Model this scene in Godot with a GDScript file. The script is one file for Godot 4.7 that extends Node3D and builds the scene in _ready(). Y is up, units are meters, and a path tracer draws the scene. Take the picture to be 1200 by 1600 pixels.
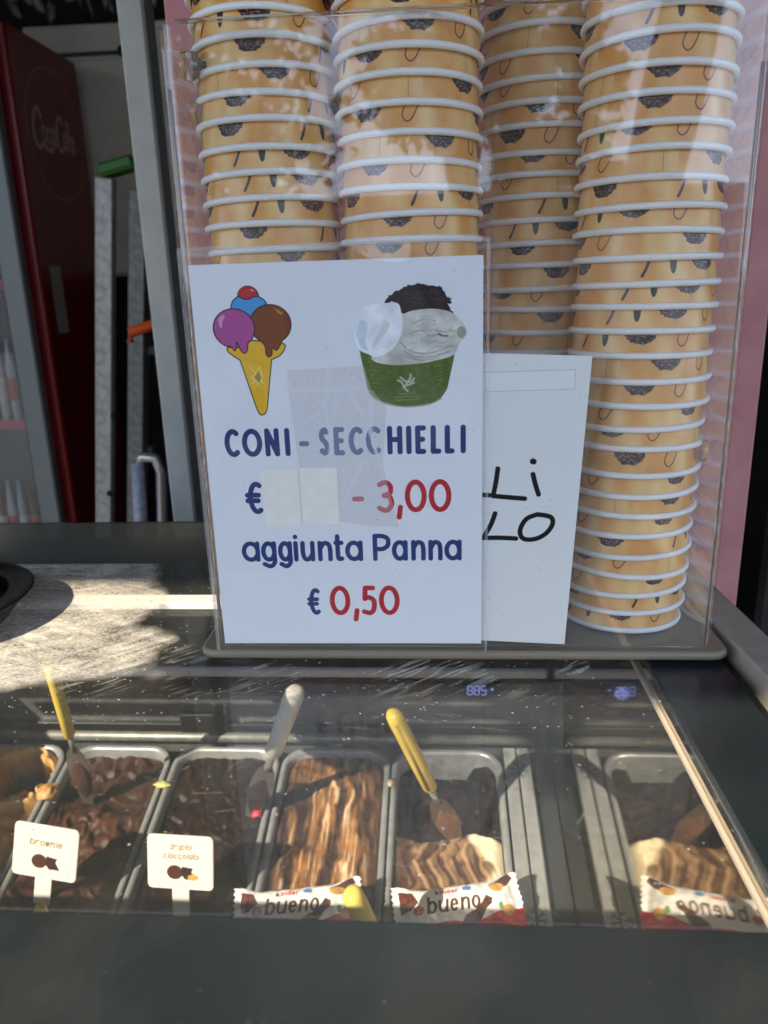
extends Node3D

var rng := RandomNumberGenerator.new()
var used := {}
var mats := {}

# ---------------------------------------------------------------- naming and grouping
func numbered(called: String) -> String:
	var n: int = used.get(called, 0)
	used[called] = n + 1
	return called if n == 0 else "%s_%03d" % [called, n]

func tag(o: Node3D, label: String, category := "", group := "", kind := "") -> Node3D:
	if label != "": o.set_meta("label", label)
	if category != "": o.set_meta("category", category)
	if group != "": o.set_meta("group", group)
	if kind != "": o.set_meta("kind", kind)
	return o

func thing(called: String, label: String, category: String, at := Vector3.ZERO, group := "") -> Node3D:
	var o := Node3D.new()
	o.name = numbered(called)
	add_child(o)
	o.position = at
	tag(o, label, category, group)
	return o

func part(parent: Node, called: String, mesh: Mesh, m: Material, at := Vector3.ZERO, turn := Vector3.ZERO) -> MeshInstance3D:
	var o := MeshInstance3D.new()
	o.name = called
	o.mesh = mesh
	o.material_override = m
	o.position = at
	o.rotation = turn
	parent.add_child(o, true)
	return o

# ---------------------------------------------------------------- materials
func mat(c: Color, rough := 0.6, metal := 0.0, spec := 0.5) -> StandardMaterial3D:
	var m := StandardMaterial3D.new()
	m.albedo_color = c
	m.roughness = rough
	m.metallic = metal
	m.metallic_specular = spec
	return m

func texmat(t: Texture2D, rough := 0.5, spec := 0.5) -> StandardMaterial3D:
	var m := mat(Color.WHITE, rough, 0.0, spec)
	m.albedo_texture = t
	return m

func pane(c: Color, alpha: float, rough := 0.0) -> StandardMaterial3D:
	var m := mat(Color(c.r, c.g, c.b, alpha), rough)
	m.transparency = BaseMaterial3D.TRANSPARENCY_ALPHA
	return m

func noise(sd: int, freq: float, oct := 3) -> FastNoiseLite:
	var n := FastNoiseLite.new()
	n.seed = sd
	n.frequency = freq
	n.fractal_octaves = oct
	return n

func noise_tex(sd: int, freq: float, a: Color, b: Color, size := 256) -> NoiseTexture2D:
	var t := NoiseTexture2D.new()
	t.noise = noise(sd, freq, 4)
	t.width = size
	t.height = size
	t.seamless = true
	var g := Gradient.new()
	g.set_color(0, a)
	g.set_color(1, b)
	t.color_ramp = g
	return t

func rough_mat(sd: int, a: Color, b: Color, scale: float, rough: float, metal := 0.0) -> StandardMaterial3D:
	var m := mat(Color.WHITE, rough, metal)
	m.albedo_texture = noise_tex(sd, 0.02, a, b)
	m.uv1_triplanar = true
	m.uv1_scale = Vector3.ONE * scale
	return m

func rgb(r: int, g: int, b: int) -> Color:
	return Color(r / 255.0, g / 255.0, b / 255.0)

# ---------------------------------------------------------------- meshes
func out_tri(st: SurfaceTool, a: Vector3, b: Vector3, c: Vector3, centre: Vector3) -> void:
	var n := (c - a).cross(b - a)
	if n.dot((a + b + c) / 3.0 - centre) < 0.0:
		var k := b
		b = c
		c = k
	for v in [a, b, c]: st.add_vertex(v)

func chamfer_box(s: Vector3, bev := 0.001, st: SurfaceTool = null, at := Vector3.ZERO) -> ArrayMesh:
	var own := st == null
	if own:
		st = SurfaceTool.new()
		st.begin(Mesh.PRIMITIVE_TRIANGLES)
	st.set_smooth_group(-1)
	var h := s / 2.0
	var p := func(ax: int, sg: Vector3) -> Vector3:
		var v := Vector3(h.x - bev, h.y - bev, h.z - bev)
		v[ax] = h[ax]
		return v * sg + at
	for ax in 3:
		var u := (ax + 1) % 3
		var w := (ax + 2) % 3
		for s0 in [-1.0, 1.0]:
			var q := []
			for d in [[-1, -1], [1, -1], [1, 1], [-1, 1]]:
				var sg := Vector3.ONE
				sg[ax] = s0
				sg[u] = d[0]
				sg[w] = d[1]
				q.append(p.call(ax, sg))
			out_tri(st, q[0], q[1], q[2], at)
			out_tri(st, q[0], q[2], q[3], at)
			for s1 in [-1.0, 1.0]:
				var e := []
				for d in [-1.0, 1.0]:
					var sg := Vector3.ONE
					sg[ax] = s0
					sg[u] = s1
					sg[w] = d
					e.append(p.call(ax, sg))
					e.append(p.call(u, sg))
				out_tri(st, e[0], e[1], e[3], at)
				out_tri(st, e[0], e[3], e[2], at)
	for sx in [-1.0, 1.0]:
		for sy in [-1.0, 1.0]:
			for sz in [-1.0, 1.0]:
				var sg := Vector3(sx, sy, sz)
				out_tri(st, p.call(0, sg), p.call(1, sg), p.call(2, sg), at)
	if not own: return null
	st.generate_normals()
	return st.commit()

# rows of points joined into a smooth sheet; closed joins the last column to the first
func sheet(rows: Array, closed := false, uvs := [], cols := [], st: SurfaceTool = null, flip := false, grp := 0) -> ArrayMesh:
	var own := st == null
	if own:
		st = SurfaceTool.new()
		st.begin(Mesh.PRIMITIVE_TRIANGLES)
	st.set_smooth_group(grp)
	var nr := rows.size()
	var nc: int = rows[0].size()
	var last := nc if closed else nc - 1
	for i in nr - 1:
		for j in last:
			var k := (j + 1) % nc
			var idx := [[i, j, j], [i, k, j + 1], [i + 1, k, j + 1], [i, j, j], [i + 1, k, j + 1], [i + 1, j, j]]
			if flip: idx.reverse()
			for d in idx:
				if uvs.size(): st.set_uv(uvs[d[0]][d[2]] if uvs[d[0]].size() > d[2] else Vector2.ZERO)
				if cols.size(): st.set_color(cols[d[0]][d[1]])
				st.add_vertex(rows[d[0]][d[1]])
	if not own: return null
	st.generate_normals()
	return st.commit()

func lathe(prof: Array, n := 40, st: SurfaceTool = null, vlo := 0.0, vhi := 1.0) -> ArrayMesh:
	var rows := []
	var uvs := []
	for p in prof:
		var r := []
		var uv := []
		for j in n + 1:
			var a := TAU * j / n
			if j < n: r.append(Vector3(p.x * sin(a), p.y, p.x * cos(a)))
			uv.append(Vector2(float(j) / n, 1.0 - (p.y - vlo) / (vhi - vlo)))
		rows.append(r)
		uvs.append(uv)
	return sheet(rows, true, uvs, [], st, true)

func tube(pts: Array, radii: Array, n := 10, st: SurfaceTool = null, flat := 1.0) -> ArrayMesh:
	var rows := []
	for i in pts.size():
		var t: Vector3 = (pts[min(i + 1, pts.size() - 1)] - pts[max(i - 1, 0)]).normalized()
		var u := t.cross(Vector3.UP if absf(t.y) < 0.95 else Vector3.RIGHT).normalized()
		var w := t.cross(u)
		var r := []
		for j in n:
			var a := TAU * j / n
			r.append(pts[i] + (u * cos(a) + w * sin(a) * flat) * radii[i])
		rows.append(r)
	var first := []
	var end := []
	for j in n:
		first.append(pts[0])
		end.append(pts[-1])
	rows.push_front(first)
	rows.append(end)
	return sheet(rows, true, [], [], st, true)

func rrect(hx: float, hz: float, r: float, y: float, k := 6) -> Array:
	var o := []
	for q in 4:
		var cx: float = (hx - r) * [1, -1, -1, 1][q]
		var cz: float = (hz - r) * [1, 1, -1, -1][q]
		for i in k + 1:
			var a := PI / 2 * (q + float(i) / k)
			o.append(Vector3(cx + r * cos(a), y, cz + r * sin(a)))
	return o

# an upright wall round a rounded rectangle, with exact normals so that its flat sides mirror like flat sheets
func bent(st: SurfaceTool, hx: float, hz: float, r: float, y0: float, y1: float, side: float) -> void:
	var ring := rrect(hx, hz, r, 0.0, 7)
	var at := func(q: int, y: float) -> void:
		var a := PI / 2 * (floorf(q / 8.0) + (q % 8) / 7.0)
		st.set_normal(Vector3(cos(a), 0, sin(a)) * side)
		st.add_vertex(ring[q] + Vector3(0, y, 0))
	for q in ring.size():
		var w := (q + 1) % ring.size()
		var idx := [[q, y0], [w, y0], [w, y1], [q, y0], [w, y1], [q, y1]]
		if side < 0: idx.reverse()
		for d in idx: at.call(d[0], d[1])

# a closed skin over rounded rectangles: each entry [half x, half z, corner radius, y]
func loft(levels: Array, cap_first := true, cap_last := true, k := 6) -> ArrayMesh:
	var st := SurfaceTool.new()
	st.begin(Mesh.PRIMITIVE_TRIANGLES)
	for i in levels.size() - 1:
		var a: Array = levels[i]
		var b: Array = levels[i + 1]
		sheet([rrect(a[0], a[1], a[2], a[3], k), rrect(b[0], b[1], b[2], b[3], k)], true, [], [], st, false)
	for e in [[0, cap_first, false], [-1, cap_last, true]]:
		if e[1]:
			var l: Array = levels[e[0]]
			var ring := rrect(l[0], l[1], l[2], l[3], k)
			var mid := []
			for j in ring.size(): mid.append(Vector3(0, l[3], 0))
			sheet([mid, ring], true, [], [], st, e[2], 1 if e[0] == 0 else 2)
	st.generate_normals()
	return st.commit()

func quad(w: float, h: float) -> ArrayMesh:   # faces +z, uv 0..1 from the top left
	var st := SurfaceTool.new()
	st.begin(Mesh.PRIMITIVE_TRIANGLES)
	for d in [[-1, 1], [1, 1], [1, -1], [-1, 1], [1, -1], [-1, -1]]:
		st.set_normal(Vector3(0, 0, 1))
		st.set_uv(Vector2(d[0] * 0.5 + 0.5, 0.5 - d[1] * 0.5))
		st.add_vertex(Vector3(d[0] * w / 2, d[1] * h / 2, 0))
	return st.commit()

# ---------------------------------------------------------------- flat print drawn into pictures
class Canvas:
	var im: Image
	var k: float
	func _init(w: float, h: float, per: float, bg: Color) -> void:
		k = per
		im = Image.create_empty(int(w * per), int(h * per), false, Image.FORMAT_RGBA8)
		im.fill(bg)
	func put(x: int, y: int, c: Color, a: float) -> void:
		if x >= 0 and y >= 0 and x < im.get_width() and y < im.get_height():
			var o := im.get_pixel(x, y)
			im.set_pixel(x, y, Color(lerpf(o.r, c.r, a), lerpf(o.g, c.g, a), lerpf(o.b, c.b, a), maxf(o.a, a)))
	func stroke(pts: Array, width: float, c: Color, alpha := 1.0, taper := 1.0) -> void:
		var lo := Vector2(1e9, 1e9)
		var hi := -lo
		for p in pts:
			lo = lo.min(p * k)
			hi = hi.max(p * k)
		var r := width * k / 2.0
		var x0 := int(lo.x - r - 2)
		var y0 := int(lo.y - r - 2)
		var w := int(hi.x + r + 3) - x0
		var h := int(hi.y + r + 3) - y0
		var mask := PackedFloat32Array()
		mask.resize(w * h)
		for i in pts.size() - 1:
			var a: Vector2 = pts[i] * k
			var b: Vector2 = pts[i + 1] * k
			var rr := r * lerpf(1.0, taper, float(i) / pts.size())
			var d := b - a
			var l := maxf(d.length_squared(), 1e-6)
			for y in range(int(minf(a.y, b.y) - r - 1), int(maxf(a.y, b.y) + r + 2)):
				for x in range(int(minf(a.x, b.x) - r - 1), int(maxf(a.x, b.x) + r + 2)):
					var q := Vector2(x + 0.5, y + 0.5)
					var t := clampf((q - a).dot(d) / l, 0.0, 1.0)
					var cov := clampf(0.5 + rr - (a + d * t).distance_to(q), 0.0, 1.0)
					var at := (y - y0) * w + x - x0
					if cov > mask[at]: mask[at] = cov
		for y in h:
			for x in w:
				if mask[y * w + x] > 0.0: put(x0 + x, y0 + y, c, mask[y * w + x] * alpha)
	func poly(pts: Array, c: Color, alpha := 1.0, tex: FastNoiseLite = null, amp := 0.0) -> void:
		var lo := 1e9
		var hi := -1e9
		for p in pts:
			lo = minf(lo, p.y * k)
			hi = maxf(hi, p.y * k)
		for y in range(int(lo), int(hi) + 1):
			var cov := {}
			for s in 3:
				var yy := y + (s + 0.5) / 3.0
				var xs := []
				for i in pts.size():
					var a: Vector2 = pts[i] * k
					var b: Vector2 = pts[(i + 1) % pts.size()] * k
					if (a.y <= yy) != (b.y <= yy): xs.append(a.x + (yy - a.y) / (b.y - a.y) * (b.x - a.x))
				xs.sort()
				for j in range(0, xs.size() - 1, 2):
					for x in range(int(floor(xs[j])), int(floor(xs[j + 1])) + 1):
						var f := clampf(minf(x + 1.0, xs[j + 1]) - maxf(x, xs[j]), 0.0, 1.0)
						cov[x] = cov.get(x, 0.0) + f / 3.0
			for x in cov:
				var cc := c
				var al := alpha
				if tex:
					var n := tex.get_noise_2d(x, y) * amp
					cc = Color(clampf(c.r + n, 0, 1), clampf(c.g + n, 0, 1), clampf(c.b + n, 0, 1))
				put(x, y, cc, cov[x] * al)
	func texture() -> ImageTexture:
		im.generate_mipmaps()
		return ImageTexture.create_from_image(im)

func arc(cx: float, cy: float, rx: float, ry: float, a0: float, a1: float, n := 18) -> Array:
	var o := []
	for i in n + 1:
		var a := deg_to_rad(lerpf(a0, a1, float(i) / n))
		o.append(Vector2(cx + rx * cos(a), cy + ry * sin(a)))
	return o

func pts(f: Array) -> Array:
	var o := []
	for i in range(0, f.size(), 2): o.append(Vector2(f[i], f[i + 1]))
	return o

# smooth curve through points
func smooth(p: Array, sub := 5) -> Array:
	var o := []
	for i in p.size() - 1:
		var a: Vector2 = p[max(i - 1, 0)]
		var d: Vector2 = p[min(i + 2, p.size() - 1)]
		for j in sub: o.append(p[i].cubic_interpolate(p[i + 1], a, d, float(j) / sub))
	o.append(p[-1])
	return o

# strokes of a round, low-contrast sans letter: x 0..1, y 0 baseline .. 1 cap height
func glyph(ch: String) -> Array:
	var xh := 0.72
	match ch:
		"C": return [arc(0.58, 0.5, 0.58, 0.5, 55, 305)]
		"O", "0": return [arc(0.5, 0.5, 0.5, 0.5, 0, 360, 30)]
		"N": return [pts([0, 0, 0, 1]), pts([0, 1, 1, 0]), pts([1, 0, 1, 1])]
		"I": return [pts([0.5, 0, 0.5, 1])]
		"-": return [pts([0, 0.42, 1, 0.42])]
		"S": return [smooth(pts([0.95, 0.9, 0.55, 1.0, 0.08, 0.86, 0.12, 0.62, 0.55, 0.49, 0.95, 0.33, 0.88, 0.08, 0.45, 0.0, 0.02, 0.1]))]
		"E": return [pts([0, 0, 0, 1]), pts([0, 1, 1, 1]), pts([0, 0.52, 0.85, 0.52]), pts([0, 0, 1, 0])]
		"H": return [pts([0, 0, 0, 1]), pts([1, 0, 1, 1]), pts([0, 0.53, 1, 0.53])]
		"L": return [pts([0, 1, 0, 0]), pts([0, 0, 1, 0])]
		"P": return [pts([0, 0, 0, 1]), smooth(pts([0, 1, 0.55, 1.0, 0.98, 0.88, 0.98, 0.6, 0.6, 0.44, 0, 0.44]))]
		"3": return [smooth(pts([0.05, 0.92, 0.5, 1.0, 0.9, 0.86, 0.85, 0.62, 0.4, 0.53])), smooth(pts([0.4, 0.53, 0.85, 0.47, 0.98, 0.22, 0.7, 0.02, 0.35, 0.0, 0.0, 0.08]))]
		"5": return [pts([0.9, 1, 0.2, 1]), pts([0.2, 1, 0.12, 0.57]), smooth(pts([0.12, 0.57, 0.55, 0.62, 0.98, 0.48, 0.95, 0.15, 0.6, 0.0, 0.02, 0.05]))]
		",": return [pts([0.75, 0.1, 0.2, -0.22])]
		"€": return [arc(0.72, 0.5, 0.5, 0.5, 62, 298), pts([0.0, 0.6, 0.85, 0.6]), pts([0.0, 0.4, 0.8, 0.4])]
		"a": return [arc(0.5, xh / 2, 0.5, xh / 2, 0, 360, 26), pts([1, xh, 1, 0])]
		"g": return [arc(0.5, xh / 2, 0.5, xh / 2, 0, 360, 26), smooth(pts([1, xh, 1, 0.2, 0.98, -0.1, 0.6, -0.25, 0.05, -0.17]))]
		"i": return [pts([0.5, 0, 0.5, xh]), pts([0.5, 0.99, 0.5, 1.0])]
		"u": return [smooth(pts([0, xh, 0, 0.28, 0.2, 0.03, 0.6, 0.02, 1, 0.25])), pts([1, xh, 1, 0])]
		"n": return [pts([0, 0, 0, xh]), smooth(pts([0, 0.45, 0.4, 0.7, 0.85, 0.66, 1, 0.42, 1, 0]))]
		"t": return [smooth(pts([0.3, 1.0, 0.3, 0.3, 0.42, 0.03, 0.95, 0.02])), pts([0, xh, 0.95, xh])]
		"b": return [pts([0, 1, 0, 0]), arc(0.5, xh / 2, 0.5, xh / 2, 0, 360, 22)]
		"r": return [pts([0, 0, 0, xh]), smooth(pts([0, 0.4, 0.45, 0.7, 1, 0.68]))]
		"o": return [arc(0.5, xh / 2, 0.5, xh / 2, 0, 360, 22)]
		"w": return [pts([0, xh, 0.25, 0, 0.5, xh, 0.75, 0, 1, xh])]
		"e": return [pts([0.02, 0.38, 0.98, 0.38]), arc(0.5, xh / 2, 0.5, xh / 2, 5, 315, 20)]
		"c": return [arc(0.5, xh / 2, 0.5, xh / 2, 50, 310, 18)]
		"l": return [pts([0.5, 0, 0.5, 1])]
		"p": return [pts([0, xh, 0, -0.3]), arc(0.5, xh / 2, 0.5, xh / 2, 0, 360, 20)]
		"k": return [pts([0, 0, 0, 1]), pts([0.95, xh, 0, 0.3]), pts([0.3, 0.42, 1, 0])]
		"d": return [pts([1, 1, 1, 0]), arc(0.5, xh / 2, 0.5, xh / 2, 0, 360, 20)]
	return []

func letters(cv: Canvas, list: Array, top: float, base: float, width: float, c: Color, slant := 0.0) -> void:
	for e in list:
		for s in glyph(e[0]):
			var o := []
			for p in s:
				var i := width / 2.0
				var y: float = base - i - p.y * (base - top - width) if p.y >= 0.0 else base - i - p.y * (base - top)
				o.append(Vector2(e[1] + i + p.x * (e[2] - e[1] - width) + slant * (base - y), y))
			cv.stroke(o, width, c)

func words(cv: Canvas, text: String, x: float, base: float, h: float, adv: float, width: float, c: Color, slant := 0.0) -> void:
	var l := []
	for ch in text:
		var w := adv * (0.5 if ch in "ilt " else 1.0)
		if ch != " ": l.append([ch, x, x + w * 0.86])
		x += w
	letters(cv, l, base - h, base, width, c, slant)

# ================================================================ the scene
const TILT := 0.2450   # the tubs lean towards the customer
func slope_y(z: float) -> float: return -0.51125 - 0.25 * z

func _ready() -> void:
	rng.seed = 7
	# ---- camera
	var cam := Camera3D.new()
	cam.name = "camera"
	cam.transform = Transform3D(Basis(Vector3(0.998, -0.028, -0.064), Vector3(0.009, 0.958, -0.285), Vector3(0.070, 0.284, 0.956)).orthonormalized(), Vector3(0, 0.298, 0.571))
	var at := CameraAttributesPhysical.new()
	at.frustum_focus_distance = 0.6
	at.frustum_focal_length = 27.0
	at.exposure_aperture = 9.0
	cam.attributes = at
	cam.keep_aspect = Camera3D.KEEP_HEIGHT
	add_child(cam)
	cam.fov = 67.38
	cam.near = 0.02
	cam.far = 500.0
	# ---- sky, sun, exposure
	var we := WorldEnvironment.new()
	we.name = "environment"
	var env := Environment.new()
	env.background_mode = Environment.BG_SKY
	var sm := ProceduralSkyMaterial.new()
	sm.sky_top_color = Color(0.58, 0.66, 0.80)
	sm.sky_horizon_color = Color(0.84, 0.89, 0.96)
	sm.sky_curve = 0.18
	sm.ground_bottom_color = Color(0.3, 0.28, 0.26)
	sm.ground_horizon_color = Color(0.6, 0.6, 0.58)
	sm.sky_energy_multiplier = 1.3
	var sky := Sky.new()
	sky.sky_material = sm
	env.sky = sky
	env.tonemap_mode = Environment.TONE_MAPPER_LINEAR
	env.tonemap_exposure = 2.1
	env.sdfgi_enabled = true
	env.ssao_enabled = true
	env.ssil_enabled = true
	we.environment = env
	add_child(we)
	var sun := DirectionalLight3D.new()
	sun.name = "sun"
	sun.light_energy = 1.15
	sun.light_color = Color(1.0, 0.95, 0.86)
	sun.light_angular_distance = 0.5
	sun.shadow_enabled = true
	add_child(sun)
	sun.look_at_from_position(Vector3.ZERO, Vector3(0.6, -0.7, -0.75))

	shared_materials()
	surroundings()
	kiosk()
	freezer()
	cup_box()
	signs()
	cups()
	tubs()
	small_things()
	background()

func shared_materials() -> void:
	mats.steel = rough_mat(3, rgb(150, 153, 153), rgb(180, 182, 180), 6.0, 0.36, 0.4)
	mats.dark_steel = mat(rgb(74, 76, 77), 0.4, 0.6)
	mats.alu = rough_mat(4, rgb(120, 121, 117), rgb(158, 157, 150), 8.0, 0.45, 0.5)
	mats.black = mat(rgb(18, 18, 19), 0.35)
	mats.white = mat(rgb(228, 226, 218), 0.45)
	mats.charcoal = mat(Color.WHITE, 0.13)
	mats.charcoal.albedo_texture = noise_tex(5, 0.01, rgb(33, 40, 42), rgb(39, 46, 47))
	mats.charcoal.roughness_texture = noise_tex(6, 0.02, Color(0.12, 0.12, 0.12), Color(0.34, 0.34, 0.34))
	mats.charcoal.roughness = 1.0
	mats.charcoal.uv1_triplanar = true
	mats.charcoal.uv1_scale = Vector3.ONE * 3.0
	mats.acrylic = pane(Color(0.95, 0.97, 0.96), 0.02, 0.02)
	mats.acrylic.metallic_specular = 0.70

# ---------------------------------------------------------------- what stands behind the photographer (seen only in reflections)
func surroundings() -> void:
	var g := part(self, numbered("ground"), loft([[60, 60, 0.1, -1.15], [60, 60, 0.1, -0.95]]), rough_mat(11, rgb(84, 82, 78), rgb(108, 105, 100), 0.35, 0.9))
	tag(g, "", "", "", "structure")
	var b := thing("low_building", "long low pale building across the street, facing the kiosk", "building", Vector3(2, -0.95, 19))
	part(b, "wall", chamfer_box(Vector3(40, 2.7, 5), 0.02), rough_mat(12, rgb(150, 134, 112), rgb(172, 156, 132), 0.5, 0.9), Vector3(0, 1.35, 0))
	part(b, "roof", chamfer_box(Vector3(40.6, 0.3, 5.6), 0.03), mat(rgb(150, 92, 70), 0.8), Vector3(0, 2.85, 0))
	for i in 9:
		part(b, "window", chamfer_box(Vector3(1.1, 1.2, 0.08), 0.02), mat(rgb(50, 58, 64), 0.15), Vector3(-16 + i * 4.0, 1.5, -2.51))
	for d in [[-2.35, 7.0, 1.15, 2.9, "wide leafy tree on the left behind the photographer"], [0.25, 6.0, 0.62, 3.2, "narrow leafy tree straight behind the photographer"], [2.1, 12.0, 0.5, 2.5, "slim leafy tree right of the narrow one"]]:
		var t := thing("street_tree", d[4], "tree", Vector3(d[0], -0.95, d[1]), "trees behind the photographer")
		var bark := mat(rgb(92, 76, 60), 0.9)
		part(t, "trunk", tube([Vector3(0, 0, 0), Vector3(0.05, 1.2, 0), Vector3(0, 2.2, 0.05), Vector3(0.06, 4.2, 0)], [0.13, 0.1, 0.08, 0.03], 8), bark)
		var st := SurfaceTool.new()
		st.begin(Mesh.PRIMITIVE_TRIANGLES)
		var ls := SurfaceTool.new()
		ls.begin(Mesh.PRIMITIVE_TRIANGLES)
		for i in 26:
			var a := rng.randf() * TAU
			var y := 1.2 + rng.randf() * 2.6
			var e := Vector3(cos(a) * d[2] * 0.85, y + 0.7 + rng.randf() * 0.6, sin(a) * d[2] * 0.85)
			tube([Vector3(0, y, 0), e * Vector3(0.5, 1, 0.5) - Vector3(0, 0.15, 0), e], [0.035, 0.022, 0.008], 5, st)
			for c in 200:
				var p: Vector3 = e + Vector3(rng.randfn(), rng.randfn() * 0.8, rng.randfn()) * d[2] * 0.24
				var u := Vector3(rng.randfn(), rng.randfn(), rng.randfn()).normalized() * 0.085
				var w := u.cross(Vector3(rng.randfn(), rng.randfn(), rng.randfn())).normalized() * 0.05
				for v in [p - u, p + w, p + u, p - u, p + u, p - w]: ls.add_vertex(v)
		st.generate_normals()
		ls.generate_normals()
		part(t, "branches", st.commit(), bark)
		var leaf := mat(rgb(74, 98, 46), 0.7)
		leaf.backlight_enabled = true
		leaf.backlight = Color(0.2, 0.3, 0.1)
		leaf.cull_mode = BaseMaterial3D.CULL_DISABLED
		part(t, "crown", ls.commit(), leaf)
	var p := thing("closed_parasol", "closed brown parasol leaning over, out on the pavement", "parasol", Vector3(1.02, -0.95, 4.6))
	p.rotation.z = -0.17
	part(p, "pole", tube([Vector3(0, 0, 0), Vector3(0, 3.2, 0)], [0.025, 0.025], 10), mat(rgb(120, 100, 80), 0.6))
	part(p, "canopy", lathe([Vector2(0.03, 1.75), Vector2(0.17, 1.8), Vector2(0.19, 2.3), Vector2(0.17, 2.9), Vector2(0.09, 3.2), Vector2(0.0, 3.28)], 14), mat(rgb(96, 66, 44), 0.9))

# ---------------------------------------------------------------- the kiosk shell
func kiosk() -> void:
	var k := thing("kiosk", "dark roofed sales kiosk that shades the counter", "kiosk")
	var dark := rough_mat(21, rgb(48, 45, 41), rgb(64, 60, 54), 1.0, 0.85)
	part(k, "roof", chamfer_box(Vector3(4.6, 0.12, 4.35), 0.01), dark, Vector3(-1.59 + 2.3, 1.66, -0.395))
	part(k, "roof", chamfer_box(Vector3(3.0, 0.12, 4.054), 0.01), dark, Vector3(-3.09, 1.66, -0.473))
	part(k, "rear_wall", chamfer_box(Vector3(6.0, 2.7, 0.1), 0.01), dark, Vector3(0.2, 0.3, -2.6))
	part(k, "side_wall", chamfer_box(Vector3(0.08, 2.7, 2.0), 0.01), dark, Vector3(-2.6, 0.3, -1.6))
	part(k, "side_wall", chamfer_box(Vector3(0.08, 2.7, 2.4), 0.01), dark, Vector3(1.1, 0.3, -1.4))
	var grey := rough_mat(22, rgb(204, 204, 194), rgb(220, 219, 208), 3.0, 0.5)
	var post := part(self, numbered("kiosk_post"), chamfer_box(Vector3(0.042, 2.55, 0.05), 0.004), grey, Vector3(-0.455, 0.32, -0.75))
	tag(post, "light grey upright post between the ladder and the cup box", "post")
	var col := part(self, numbered("dark_column"), chamfer_box(Vector3(0.3, 2.5, 0.12), 0.006), mat(rgb(34, 33, 31), 0.5), Vector3(0.53, 0.3, -0.36))
	tag(col, "near black column at the far right edge beside the pink board", "column")

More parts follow.
